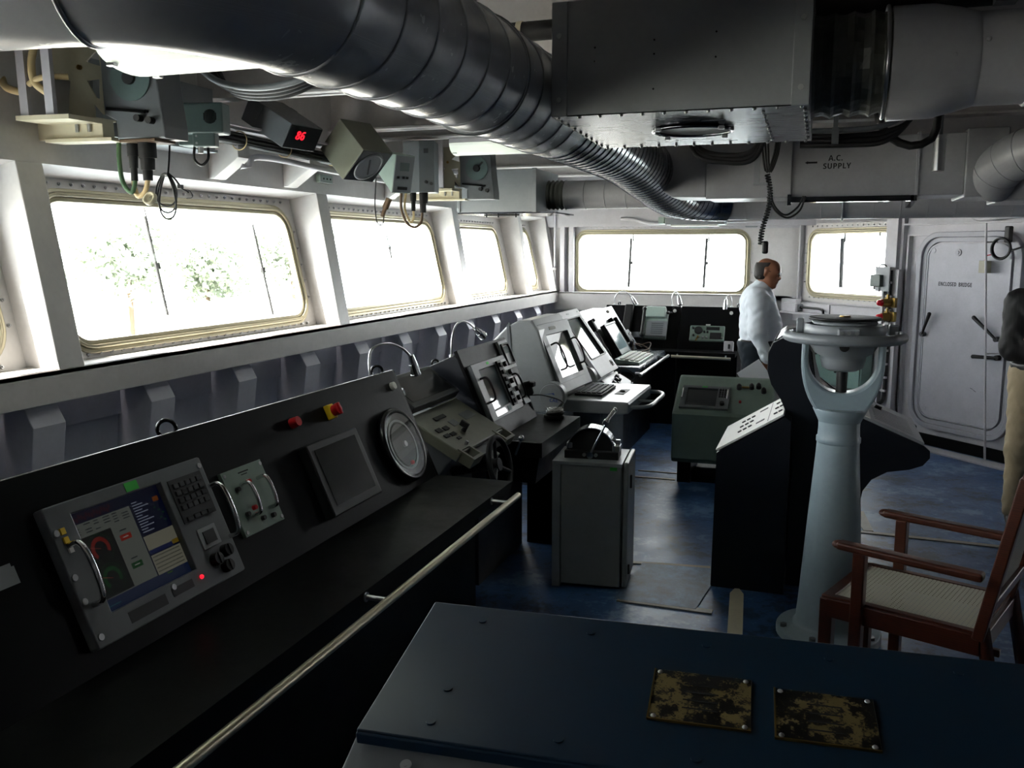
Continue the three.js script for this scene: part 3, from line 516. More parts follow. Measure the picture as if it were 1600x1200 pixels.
{
  const t = wthing('meter_panel', 'pale green wedge box with a small screen and buttons below the ceiling beam', 'meter', [-2.5, 2.15, -5.1]);
  const F = basisFrom([-2.46, 2.20, -5.12], [0.88, -0.22, 0.42], [0, 1, 0]);
  fmesh('body', put(ext([[0, -0.115], [0.16, -0.02], [0.13, 0.115], [0, 0.115]], 0.15, 0.003).rotateY(PI / 2), [-0.075, 0, 0]), M.greenlight, t, F);
  fmesh('face', bx(0.145, 0.22, 0.004, 0, 0, 0.002, 0.002), M.greypaint, t, F);
  fmesh('screen', bx(0.07, 0.05, 0.004, 0.0, 0.045, 0.005), M.screengrey, t, F); for (const [u, v, w, h] of [[-0.04, -0.02, 0.016, 0.014], [0.0, -0.02, 0.016, 0.014], [0.03, -0.02, 0.016, 0.014], [0, -0.085, 0.075, 0.018]]) fmesh('button', bx(w, h, 0.006, u, v, 0.005), M.plastic, t, F);
}
{
  const t = wthing('relay_box', 'tall pale grey equipment box with cable glands underneath', 'equipment box', [-2.53, 2.1, -5.55]);
  const F = [[-2.53, 2.28, -5.5], [1, 0, -0.25], [0, 1, 0]];
  fmesh('body', bx(0.21, 0.33, 0.16, 0, 0, -0.08, 0.005), M.greypaint, t, F); fmesh('cover', bx(0.10, 0.33, 0.012, 0.052, 0, 0.003, 0.003), M.greydark, t, F);
  for (const [u, v] of [[0.05, -0.10], [0.085, -0.11]]) fmesh('knob', cy(0.01, 0.01, 0.02, u, v, 0.015, [PI / 2, 0, 0]), M.plastic, t, F); fmesh('plate', bx(0.03, 0.03, 0.004, 0.05, 0.1, 0.01), M.plastic, t, F);
  fmesh('gland', [cy(0.022, 0.02, 0.06, -0.05, -0.19, -0.05), cy(0.016, 0.014, 0.07, -0.05, -0.25, -0.05), cy(0.03, 0.028, 0.07, 0.02, -0.2, -0.05), cy(0.022, 0.02, 0.07, 0.015, -0.26, -0.05)], M.rubber, t, F);
  fmesh('cable', tube([[-0.13, -0.16, -0.05], [-0.13, -0.28, -0.05], [-0.09, -0.37, -0.05], [-0.04, -0.39, -0.05], [0.0, -0.36, -0.05], [0.01, -0.29, -0.05]], 0.009, 30), M.brown, t, F);
  fmesh('cable', tube([[-0.1, -0.16, -0.06], [-0.11, -0.27, -0.06], [-0.07, -0.36, -0.06], [-0.05, -0.33, -0.05], [-0.05, -0.28, -0.05]], 0.008, 30), M.cablecream, t, F);
  const c = wthing('hanging_plug', 'brown cable plug dangling above the second front window', 'plug', [-2.6, 2.0, -5.2]);
  mesh('plug', [rod([-2.60, 2.06, -5.2], [-2.63, 2.0, -5.2], 0.02), rod([-2.63, 2.0, -5.2], [-2.65, 1.95, -5.2], 0.013)], M.brown, c); mesh('cable', tube([[-2.70, 2.338, -5.2], [-2.69, 2.2, -5.2], [-2.70, 2.0, -5.2], [-2.68, 1.90, -5.2], [-2.65, 1.90, -5.2], [-2.64, 1.95, -5.2]], 0.004, 30), M.cable, c);
}
// pipe and cable bundle along the header
mesh('wall_pipe', tube([[-2.80, 2.16, -3.95], [-2.78, 2.15, -3.97], [-2.765, 2.20, -3.99], [-2.76, 2.215, -4.1], [-2.76, 2.20, -4.8], [-2.76, 2.185, -6.0], [-2.76, 2.18, -6.7]], 0.016, 60), M.white).userData = { label: 'white pipe along the window header ending in a bent elbow', category: 'pipe' };
for (let i = 0; i < 7; i++) {
  const dy = 0.0215 * (i % 3), dx = 0.0215 * Math.floor(i / 3);
  mesh('cable', tube([[-2.79 + dx, 2.27 + dy, -3.3], [-2.79 + dx, 2.265 + dy, -3.9], [-2.79 + dx, 2.25 + dy, -4.8], [-2.79 + dx, 2.24 + dy, -5.4], [-2.79 + dx, 2.24 + dy, -6.8]], 0.010, 40, 8), M.cable).userData = { label: 'black cable in the bundle above the white header pipe', category: 'cable', group: 'cable bundle along the header' };
}
for (const z of [-3.9, -4.3, -4.8]) mesh('cable_tie', torus(0.045, 0.003, -2.77, 2.28, z, [0, 0, 0], 20, 6), M.cablecream).userData = { label: 'pale tie round the black cable bundle', category: 'cable tie', group: 'cable ties' };
mesh('tray', bb(-2.84, -2.70, 2.335, 2.345, -6.8, -3.4), M.white).userData = { label: 'white flat cable tray above the black cables', category: 'cable tray' };
{ // coil of black wire that hangs in front of the big window
  const c = wthing('wire_coil', 'coil of thin black wire hanging before the big front window', 'wire', [-2.66, 1.95, -3.25]);
  mesh('wire', [tube([[-2.70, 2.19, -3.3], [-2.69, 2.13, -3.28], [-2.675, 2.07, -3.25]], 0.004, 16, 8), ...[0, 1, 2].map((k) => { const p = []; for (let i = 0; i < 24; i++) { const a = i / 24 * 2 * PI; p.push([-2.69 + 0.012 * k + (0.052 - 0.006 * k) * Math.cos(a), 2.0 - 0.016 * k + (0.07 + 0.012 * k) * Math.sin(a), -3.25 + 0.012 * k + 0.01 * Math.sin(2 * a)]); } return tube(p, 0.0038, 60, 8, true); }), tube([[-2.675, 2.07, -3.25], [-2.63, 2.04, -3.24], [-2.59, 2.0, -3.23], [-2.56, 1.985, -3.23]], 0.004, 16, 8)], M.cable, c);
  mesh('terminal', [bx(0.02, 0.015, 0.015, -2.60, 2.01, -3.232), tube([[-2.59, 2.0, -3.23], [-2.55, 1.99, -3.23], [-2.54, 1.965, -3.23], [-2.57, 1.96, -3.23]], 0.0018, 12, 6)], M.plastic, c);
}
{
  const k = wthing('header_socket', 'small pale green socket plate on the window header', 'socket', [-2.95, 2.16, -5.0]);
  mesh('plate', bb(-2.962, -2.93, 2.15, 2.20, -5.08, -4.93, 0.004), M.greenlight, k); for (const z of [-4.97, -5.01, -5.05]) mesh('hole', cy(0.006, 0.006, 0.004, -2.929, 2.175, z, [0, 0, PI / 2], 10), M.ink, k);
}
// loops of cable under the ceiling behind the near lamp
for (let k = 0; k < 4; k++) mesh('cable_loop', tube([[-2.55 + 0.02 * k, 2.55, -3.25 - 0.03 * k], [-2.42, 2.44 - 0.008 * k, -3.27 - 0.03 * k], [-2.2, 2.405 - 0.008 * k, -3.29 - 0.03 * k], [-1.98, 2.45, -3.3 - 0.03 * k], [-1.85, 2.56, -3.3 - 0.03 * k]], 0.014, 40, 8), k ? M.cable : M.greypaint).userData = { label: k ? 'black cable sagging under the ceiling behind the near lamp' : 'grey cable sagging under the ceiling behind the near lamp', category: 'cable', ...(k ? { group: 'sagging black cables' } : {}) };
{
  const c = wthing('pipe', 'black ceiling pipe with a pale band behind the round duct', 'pipe', [-1.1, 2.5, -3.05]);
  mesh('tube', rod([-2.4, 2.53, -3.25], [0.5, 2.53, -3.25], 0.035, 16), M.rubber, c); mesh('band', cy(0.038, 0.038, 0.02, -1.08, 2.53, -3.25, [0, 0, PI / 2]), M.cream, c);
}
for (let k = 0; k < 3; k++) mesh('cable_loop', tube([[-0.65 - 0.02 * k, 2.4, -4.6], [-0.6, 2.24 - 0.02 * k, -4.6], [-0.48, 2.20 - 0.015 * k, -4.6], [-0.34, 2.22 - 0.02 * k, -4.6], [-0.30 + 0.02 * k, 2.4, -4.6]], 0.014, 40, 8), M.cable).userData = { label: 'black cable loop hanging behind the big grey ventilation box', category: 'cable', group: 'cable loops behind the vent box' };
{ // bent cable tray under the sleeve on the right
  const t = wthing('curved_tray', 'dark curved cable tray below the crumpled sleeve', 'cable tray', [0.2, 2.25, -4.4]);
  mesh('rail', [tube([[-0.12, 2.275, -4.4], [0.1, 2.275, -4.4], [0.22, 2.285, -4.4], [0.30, 2.32, -4.4], [0.34, 2.4, -4.4]], 0.012, 40, 8)], M.greydark, t);
  for (let k = 0; k < 3; k++) mesh('cable', tube([[-0.12, 2.255 - 0.02 * k, -4.42], [0.1, 2.25 - 0.02 * k, -4.42], [0.24, 2.262 - 0.02 * k, -4.42], [0.33, 2.30, -4.42], [0.37, 2.4, -4.42]], 0.012, 30, 8), M.cable, t);
  mesh('clip', [bx(0.03, 0.07, 0.05, 0.03, 2.25, -4.4), bb(0.02, 0.04, 2.25, 2.95, -4.43, -4.42)], M.greydark, t);
  const k = wthing('cable_elbow', 'black cable bend hanging between supply duct and sleeve', 'cable', [0.42, 2.2, -4.9]);
  mesh('cable', tube([[0.2, 2.95, -4.9], [0.24, 2.36, -4.9], [0.32, 2.27, -4.9], [0.40, 2.245, -4.9], [0.48, 2.28, -4.9], [0.5, 2.38, -4.9], [0.52, 2.95, -4.9]], 0.02, 30), M.cable, k);
  const g = wthing('fire_nozzle', 'short dull metal cylinder hanging before the supply duct', 'nozzle', [0.545, 2.15, -5.2]);
  mesh('body', [cy(0.03, 0.03, 0.17, 0.545, 2.23, -5.2), cy(0.034, 0.034, 0.02, 0.545, 2.315, -5.2)], M.steel, g); mesh('stem', cy(0.012, 0.012, 0.5, 0.545, 2.55, -5.2), M.greydark, g);
}
{ // telephone handset on a coiled cord
  const t = wthing('handset_cord', 'black coiled handset cord hanging from a steel bracket over the far console', 'cord', [-0.30, 1.7, -5.2]);
  const p = []; for (let i = 0; i <= 260; i++) { const f = i / 260, a = f * 2 * PI * 26; p.push([-0.305 + 0.012 * Math.cos(a) + 0.02 * Math.sin(f * 5), 2.15 - 0.38 * f, -5.2 + 0.012 * Math.sin(a)]); }
  mesh('cord', tube(p, 0.0042, 900, 6), M.cable, t);
  mesh('cord', [...[0, 1, 2].map((k) => tube([[-0.34 + 0.015 * k, 2.4, -5.2], [-0.335 + 0.015 * k, 2.28, -5.2], [-0.31 + 0.01 * k, 2.16, -5.2], [-0.275 + 0.01 * k, 2.25, -5.2], [-0.26 + 0.012 * k, 2.4, -5.2]], 0.006, 30, 6)), tube([[-0.29, 2.08, -5.2], [-0.26, 1.98, -5.2], [-0.2, 1.93, -5.2], [-0.14, 1.97, -5.2], [-0.11, 2.03, -5.2]], 0.006, 30, 6), tube([[-0.30, 2.03, -5.2], [-0.25, 1.95, -5.2], [-0.19, 1.915, -5.2], [-0.13, 1.95, -5.2], [-0.10, 2.03, -5.2]], 0.006, 30, 6)], M.cable, t);
  mesh('bracket', [bb(-0.375, -0.345, 2.10, CEIL, -5.22, -5.2), bb(-0.375, -0.30, 2.095, 2.105, -5.23, -5.17)], M.greymid, t);
  mesh('handset', [bx(0.034, 0.07, 0.035, -0.30, 1.755, -5.2, 0.012)], M.plastic, t);
}

// ------------------------------------------------------------------ consoles along the front windows
const PA = [[-1.53, 0.78, 0], [0, 0, -1], [-0.20, 0.451, 0]];       // sloping instrument face: x towards the far end, y up the slope
const at = (F, u, v, w = 0) => { const X = V(...F[1]).normalize(), Z = X.clone().cross(V(...F[2])).normalize(), Y = Z.clone().cross(X); return V(...F[0]).addScaledVector(X, u).addScaledVector(Y, v).addScaledVector(Z, w).toArray(); };
const Fat = (F, u, v, w = 0) => [at(F, u, v, w), F[1], F[2]];
function canvasTex(w, h, draw) { const c = document.createElement('canvas'); c.width = w; c.height = h; draw(c.getContext('2d'), w, h); const t = new THREE.CanvasTexture(c); t.colorSpace = THREE.SRGBColorSpace; return t; }
function screenMat(t, glow, rough = 0.4) { return new THREE.MeshPhysicalMaterial({ color: '#0a0a0a', roughness: rough, specularIntensity: 0.4, emissive: '#ffffff', emissiveMap: t, emissiveIntensity: glow }); }
function quad(w, h, x = 0, y = 0, z = 0) { const g = prep(new THREE.PlaneGeometry(w, h)); g.translate(x, y, z); return g; }
function goose(name, label, base, pts, headDir, parentGroup) {
  const t = wthing(name, label, 'lamp', base, parentGroup);
  mesh('neck', tube([base, ...pts], 0.0055, 60, 8), M.steel, t);
  const e = pts[pts.length - 1], d = V(...headDir).normalize().multiplyScalar(1), q = (s) => [e[0] + d.x * s, e[1] + d.y * s, e[2] + d.z * s];
  mesh('shade', [rod(q(-0.01), q(0.035), 0.013, 16, 0.02), rod(q(0.035), q(0.085), 0.021, 20, 0.024), rod(q(0.083), q(0.09), 0.0255, 20)], M.chrome, t, { label: 'small chrome lamp head' });
  mesh('foot', cy(0.012, 0.014, 0.02, base[0], base[1] + 0.008, base[2]), M.steel, t);
  return t;
}
function eye(x, y, z, label, rot = 0.3, R = 0.02) {
  const t = wthing('lifting_eye', label, 'lifting eye', [x, y, z], 'lifting eyes on the consoles');
  mesh('ring', torus(R, 0.006, x, y + R + 0.008, z, [0, rot, 0], 24, 8), M.blackGloss, t); mesh('shank', cy(0.008, 0.01, 0.016, x, y + 0.006, z), M.blackGloss, t);
}
// ---- A: the long black console
{
  const t = wthing('control_console', 'long black console with tilted instrument face under the big front window', 'console', [-1.5, 0, -1.2]);
  const z0 = 1.6, z1 = -3.47;
  mesh('cabinet', prismZ([[-1.36, 0.0], [-1.36, 0.70], [-1.24, 0.735], [-1.52, 0.76], [-1.715, 1.19], [-1.74, 1.19], [-1.88, 0.95], [-1.88, 0.0]], z1 + 0.02, z0), M.black, t);
  mesh('desk', prismZ([[-1.19, 0.735], [-1.19, 0.78], [-1.54, 0.78], [-1.54, 0.735]], z1, z0, 0.003), M.black, t);
  fmesh('instrument_face', [put(bb(-1.6, 3.46, 0, 0.494, -0.02, 0, 0.003))], M.black, t, PA);
  mesh('top_edge', [rod([-1.736, 1.222, z0], [-1.736, 1.222, -3.47], 0.009, 12)], M.blackGloss, t);
  mesh('end_plate', prismZ([[-1.36, 0.0], [-1.36, 0.70], [-1.2, 0.735], [-1.2, 0.778], [-1.53, 0.778], [-1.73, 1.217], [-1.75, 1.217], [-1.88, 0.98], [-1.88, 0.0]], z1 - 0.01, z1 + 0.02), M.black, t);
  mesh('handrail', [rod([-1.115, 0.762, 0.6], [-1.115, 0.762, -3.33], 0.013, 14), sp(0.013, -1.115, 0.762, -3.33)], M.rail, t, { label: 'steel handrail along the desk edge' });
  for (const z of [-3.22, -2.18, -1.1]) mesh('standoff', [rod([-1.115, 0.762, z], [-1.19, 0.762, z], 0.008, 10), cy(0.014, 0.014, 0.005, -1.188, 0.762, z, [0, 0, PI / 2])], M.steel, t);
  // monitor unit
  const FM = Fat(PA, 1.807, 0.226);
  const mon = fmesh('monitor_unit', [put(ext(ringShape(rrect(-0.278, 0.278, -0.175, 0.175, 0.006, 2), [[-0.205, -0.11], [0.10, -0.11], [0.10, 0.142], [-0.205, 0.142]]), 0.03, 0.003)), bb(-0.27, 0.27, -0.17, 0.17, 0, 0.008)], M.greydark, t, FM, { label: 'grey framed marine display unit with keypad' });
  const pic = canvasTex(640, 512, (c, w, h) => {
    c.fillStyle = '#141a3a'; c.fillRect(0, 0, w, h); c.fillStyle = '#5a1420'; for (let i = 0; i < 16; i++) c.fillRect(10 + i * 17, 12 + (i % 3) * 8, 12, 22);
    c.fillStyle = '#8f958c'; c.fillRect(0, 58, 400, 396); c.fillStyle = '#3a3f44'; for (let r = 0; r < 4; r++) for (let k = 0; k < 6; k++) if ((r * 7 + k * 3) % 5) c.fillRect(12 + k * 64, 66 + r * 14, 30 + (k * 13) % 24, 5);
    c.fillStyle = '#0b0e0e'; c.fillRect(18, 130, 210, 320);
    for (const [cy0, col] of [[210, '#a0281c'], [366, '#1f5c2e']]) {
      c.strokeStyle = col; c.lineWidth = 22; c.beginPath(); c.arc(122, cy0, 50, PI * 0.75, PI * 2.15); c.stroke();
      c.fillStyle = '#2f9a46'; for (let k = 0; k < 30; k++) { const a = PI * 0.7 + k / 29 * PI * 1.6; c.fillRect(122 + 76 * Math.cos(a) - 2, cy0 + 76 * Math.sin(a) - 2, 4, 4); }
      c.strokeStyle = '#d06a5a'; c.lineWidth = 3; c.beginPath(); c.moveTo(122, cy0); c.lineTo(60, cy0 - 22); c.stroke();
    }
    c.fillStyle = '#c8381c'; c.fillRect(262, 186, 78, 30); c.fillStyle = '#1d5a28'; c.fillRect(262, 340, 78, 30); c.fillStyle = '#30343a'; c.fillRect(276, 160, 46, 6); c.fillRect(276, 314, 46, 6);
    c.fillStyle = '#e8e8e0'; c.fillRect(282, 198, 38, 5); c.fillRect(282, 352, 38, 5);
    c.fillStyle = '#10183c'; c.fillRect(408, 40, 232, 190); c.fillStyle = '#b9c4d8'; for (let r = 0; r < 12; r++) c.fillRect(420, 50 + r * 15, 40 + (r * 37) % 90, 6);
    c.fillStyle = '#a85a1c'; c.fillRect(575, 58, 44, 26); c.fillStyle = '#2a6a3a'; for (let r = 0; r < 5; r++) c.fillRect(560 + (r * 23) % 50, 110 + r * 20, 16, 8);
    c.fillStyle = '#b8b6a0'; c.fillRect(408, 240, 232, 90); c.fillStyle = '#24336a'; c.fillRect(408, 318, 180, 22); c.fillStyle = '#a88a2a'; c.fillRect(590, 312, 50, 24); c.fillStyle = '#b8b6a0'; c.fillRect(408, 346, 232, 110);
    c.fillStyle = '#7a7a6c'; for (let r = 0; r < 5; r++) c.fillRect(416, 356 + r * 20, 210, 6); c.fillStyle = '#22345c'; c.fillRect(0, 456, 640, 56); c.fillStyle = '#3f8a8a'; c.fillRect(20, 486, 90, 5); c.fillStyle = '#5c8a2a'; c.fillRect(470, 462, 40, 8);
  });
  mesh('screen', quad(0.305, 0.252, -0.0525, 0.016, 0.012), screenMat(pic, 0.07), mon, { uv: true, label: 'lit screen with red and green gauges' });
  const keys = []; for (let r = 0; r < 4; r++) for (let k = 0; k < 5; k++) keys.push(bx(0.019, 0.015, 0.008, 0.143 + k * 0.0235, 0.118 - r * 0.021, 0.033, 0.002));
  for (let k = 0; k < 4; k++) keys.push(bx(0.022, 0.012, 0.008, 0.148 + k * 0.028, 0.022, 0.033, 0.002));
  mesh('keypad', bx(0.135, 0.125, 0.003, 0.19, 0.075, 0.0305), M.plastic, mon); for (const k of keys) mesh('key', k, M.darkplastic, mon);
  mesh('trackball_plate', [bx(0.075, 0.06, 0.006, 0.19, -0.045, 0.031, 0.002)], M.greymid, mon); mesh('trackball', bx(0.045, 0.036, 0.004, 0.19, -0.045, 0.035), M.plastic, mon);
  for (const [u, v] of [[0.175, -0.11], [0.225, -0.10], [0.205, -0.14]]) mesh('knob', [cy(0.017, 0.018, 0.022, u, v, 0.04, [PI / 2, 0, 0], 20), bx(0.004, 0.03, 0.01, u, v, 0.05)], M.plastic, mon);
  const handle = (u, v0, v1) => mesh('handle', tube([[u, v0, 0.028], [u, v0 + 0.002, 0.06], [u, v0 + 0.025, 0.072], [u, v1 - 0.025, 0.072], [u, v1 - 0.002, 0.06], [u, v1, 0.028]], 0.007, 50, 10), M.chrome, mon, { label: 'chrome handle' });
  handle(-0.245, -0.075, 0.075); handle(0.272, -0.07, 0.085);
  mesh('sticker', bx(0.045, 0.024, 0.001, 0.0, 0.158, 0.031), M.lime, mon, { label: 'green paper label' });
  for (const v of [0.09, 0.068]) mesh('yellow_button', bx(0.014, 0.016, 0.006, -0.248, v + 0.02, 0.032, 0.001), M.yellow, mon); mesh('white_button', bx(0.012, 0.012, 0.006, -0.246, 0.062, 0.032), M.label, mon);
  mesh('power_led', sp(0.006, 0.105, -0.135, 0.032), M.led, mon, { label: 'small red power light' });
  mesh('label_strip', [bx(0.13, 0.028, 0.001, -0.10, -0.143, 0.0305), bx(0.08, 0.022, 0.001, 0.03, -0.138, 0.0305)], M.plastic, mon);
  for (const [u, v] of [[-0.266, 0.11], [-0.266, 0.0], [-0.266, -0.06], [-0.262, -0.15], [0.0, -0.125], [0.262, 0.15]]) mesh('screw', [cy(0.008, 0.008, 0.004, u, v, 0.032, [PI / 2, 0, 0], 14)], M.screw, mon);
  // switch panel
  const FS = Fat(PA, 2.261, 0.231);
  const sw = fmesh('switch_panel', bx(0.20, 0.205, 0.014, 0, 0, 0.007, 0.002), M.green, t, FS, { label: 'pale green switch panel with two chrome handles' });
  for (const u of [-0.035, 0.05]) mesh('handle', tube([[u, -0.05, 0.012], [u, -0.048, 0.045], [u, -0.03, 0.052], [u, 0.03, 0.052], [u, 0.048, 0.045], [u, 0.05, 0.012]], 0.006, 40, 8), M.chrome, sw);
  for (const [u, v, m] of [[-0.06, 0.04, M.plastic], [-0.06, -0.04, M.plastic], [0.0, 0.05, M.red], [0.0, -0.07, M.plastic], [0.05, -0.075, M.plastic], [-0.02, -0.03, M.red]]) mesh('button', cy(0.007, 0.008, 0.014, u, v, 0.019, [PI / 2, 0, 0], 14), m, sw);
  for (const [u, v] of [[-0.09, 0.09], [0.09, 0.09], [-0.09, -0.09], [0.09, -0.09]]) mesh('screw', cy(0.006, 0.006, 0.004, u, v, 0.015, [PI / 2, 0, 0], 12), M.screw, sw);
  mesh('legend', [bx(0.05, 0.004, 0.0006, 0.0, 0.085, 0.0143), bx(0.03, 0.003, 0.0006, 0.0, 0.077, 0.0143)], M.ink, sw);
  // flat monitor
  const FF = Fat(PA, 2.75, 0.188);
  const fl = fmesh('flat_monitor', bx(0.345, 0.262, 0.045, 0, 0, 0.022, 0.006), M.plastic, t, FF, { label: 'dark switched-off flat monitor' });
  mesh('screen', bx(0.278, 0.205, 0.003, 0, 0.004, 0.0455), M.screendark, fl);
  // gauge
  const FG = Fat(PA, 3.258, 0.183);
  const ga = fmesh('round_gauge', lathe([[0.0, 0.0], [0.158, 0.0], [0.158, 0.02], [0.150, 0.032], [0.138, 0.03], [0.130, 0.018], [0.0, 0.018]], 0, 0, 0, 56, [PI / 2, 0, 0]), M.blackGloss, t, FG, { label: 'black round gauge with a grey scale ring' });
  mesh('scale_ring', put(ext(ringShape(circ(0.107), circ(0.098)), 0.002), [0, 0, 0.019]), M.greypaint, ga); mesh('disc', put(ext(circ(0.088), 0.003), [0, 0, 0.019]), M.plastic, ga);
  mesh('hub', cy(0.012, 0.013, 0.014, 0, 0, 0.026, [PI / 2, 0, 0], 20), M.steel, ga); mesh('red_knob', sp(0.010, 0.0, -0.082, 0.026), M.red, ga);
  mesh('cover_glass', put(ext(circ(0.132), 0.003), [0, 0, 0.031]), M.glass, ga);
  // push buttons
  fmesh('red_button', cy(0.017, 0.019, 0.03, 0, 0, 0.015, [PI / 2, 0, 0], 24), M.red, t, Fat(PA, 2.616, 0.409));
  const es = fmesh('emergency_switch', bx(0.042, 0.055, 0.02, 0, 0, 0.01, 0.004), M.yellow, t, Fat(PA, 2.856, 0.405), { label: 'yellow plate with a red rotary switch' });
  mesh('red_knob', [cy(0.02, 0.021, 0.03, 0.008, 0, 0.03, [PI / 2, 0, 0], 24), bx(0.012, 0.045, 0.022, 0.008, 0, 0.042, 0.004)], M.red, es);
  fmesh('white_cap', cy(0.016, 0.017, 0.016, 0, 0, 0.008, [PI / 2, 0, 0], 20), M.label, t, Fat(PA, 3.393, 0.426));
  fmesh('paper_stack', [bx(0.06, 0.045, 0.01, 0, 0, 0.006), bx(0.058, 0.04, 0.01, 0.002, -0.006, 0.013)], M.greypaint, t, Fat(PA, 1.39, 0.29));
}
function circ(r, n = 48) { return Array.from({ length: n }, (_, i) => [r * Math.cos(i / n * 2 * PI), r * Math.sin(i / n * 2 * PI)]); }
eye(-1.785, 1.195, -2.1, 'black lifting eye on the long console, below the big front window', 0.5, 0.026);
eye(-1.785, 1.195, -3.42, 'black lifting eye beside the lamp of the long console', 0.5, 0.024);
goose('gooseneck_lamp', 'chrome gooseneck lamp arching over the end of the long black console', [-1.79, 1.18, -3.37], [[-1.80, 1.27, -3.38], [-1.82, 1.32, -3.45], [-1.80, 1.332, -3.56], [-1.79, 1.30, -3.68], [-1.785, 1.25, -3.765]], [0.12, -0.9, -0.25]);

// ---- steering stand between the black consoles
{
  const t = wthing('steering_stand', 'beige grey steering stand with sloping key panel and black wheel', 'steering stand', [-1.65, 0, -3.87]);
  const z0 = -3.585, z1 = -4.16;
  const FP = [[-1.465, 0.855, 0], [0, 0, -1], [-0.265, 0.145, 0]];
  mesh('pedestal', [prismZ([[-1.62, 0], [-1.62, 0.70], [-1.56, 0.78], [-1.50, 0.83], [-1.75, 0.95], [-1.9, 0.95], [-1.9, 0]], z1 + 0.05, z0 - 0.06, 0.006)], M.greydark, t);
  const lid = fmesh('key_panel', [bb(3.585, 4.16, 0.0, 0.30, -0.05, 0, 0.006)], M.olive, t, FP, { label: 'sloping beige grey key panel' });
  for (const u of [3.655, 4.095]) mesh('cup', [put(ext(ringShape([[-0.06, -0.045], [0.06, -0.045], [0.06, 0.045], [-0.06, 0.045]], [[-0.045, -0.03], [0.045, -0.03], [0.045, 0.03], [-0.045, 0.03]]), 0.05), [u, -0.02, -0.045]), bx(0.1, 0.07, 0.004, u, -0.02, -0.04)], M.olive, lid);
  mesh('tray', [bx(0.30, 0.05, 0.012, 3.875, -0.025, -0.03), bx(0.12, 0.05, 0.03, 3.875, -0.06, -0.05, 0.004)], M.greydark, lid);
  for (const [u, v, w, h] of [[3.66, 0.16, 0.05, 0.024], [3.73, 0.155, 0.05, 0.024], [3.66, 0.115, 0.05, 0.02], [3.72, 0.11, 0.05, 0.02], [3.72, 0.075, 0.035, 0.016], [3.80, 0.225, 0.12, 0.022]]) {
    const n = Math.round(w / 0.013); for (let k = 0; k < n; k++) mesh('key', bx(0.010, h, 0.006, u - w / 2 + (k + 0.5) * w / n, v, 0.003, 0.001), M.plastic, lid);
  }
  mesh('knob', [cy(0.012, 0.013, 0.02, 3.83, 0.10, 0.01, [PI / 2, 0, 0], 18), bx(0.014, 0.045, 0.03, 3.83, 0.11, 0.03, 0.004)], M.plastic, lid);
  mesh('display_window', bx(0.07, 0.04, 0.002, 3.85, 0.165, 0.001), M.greydark, lid); mesh('display_window', bx(0.13, 0.05, 0.002, 4.04, 0.175, 0.001), M.greydark, lid); mesh('key_switch', cy(0.008, 0.009, 0.02, 3.70, 0.028, 0.01, [PI / 2, 0, 0], 14), M.steel, lid);
  const FT = [[-1.72, 1.005, 0], [0, 0, -1], [-0.17, 0.115, 0]];
  const fm = fmesh('flat_display', bb(3.60, 4.14, 0.0, 0.21, -0.0, 0.045, 0.006), M.plastic, t, FT, { label: 'black flat display lying on the stand' });
  mesh('screen', bb(3.64, 4.10, 0.03, 0.185, 0.0445, 0.047), M.screendark, fm);
  // wheel
  const FW = [[-1.36, 0.765, -3.80], [0, 0, -1], [-0.25, 1, 0]];
  const wh = fmesh('wheel', [torus(0.125, 0.013, 0, 0, 0, [0, 0, 0], 44, 12)], M.rubber, t, FW, { label: 'black steering wheel' });
  mesh('spoke', [0, 1, 2].map((k) => { const a = PI / 2 + k * 2 * PI / 3; return rod([0, 0, -0.02], [0.122 * Math.cos(a), 0.122 * Math.sin(a), 0], 0.009, 8); }), M.plastic, wh); mesh('hub', cy(0.03, 0.035, 0.04, 0, 0, -0.02, [PI / 2, 0, 0]), M.plastic, wh);
  mesh('column', rod([-1.37, 0.762, -3.80], [-1.60, 0.71, -3.80], 0.022), M.plastic, t); mesh('lever', [rod([-1.36, 0.76, -4.02], [-1.33, 0.84, -4.02], 0.006), sp(0.014, -1.33, 0.845, -4.02)], M.steel, t);
}
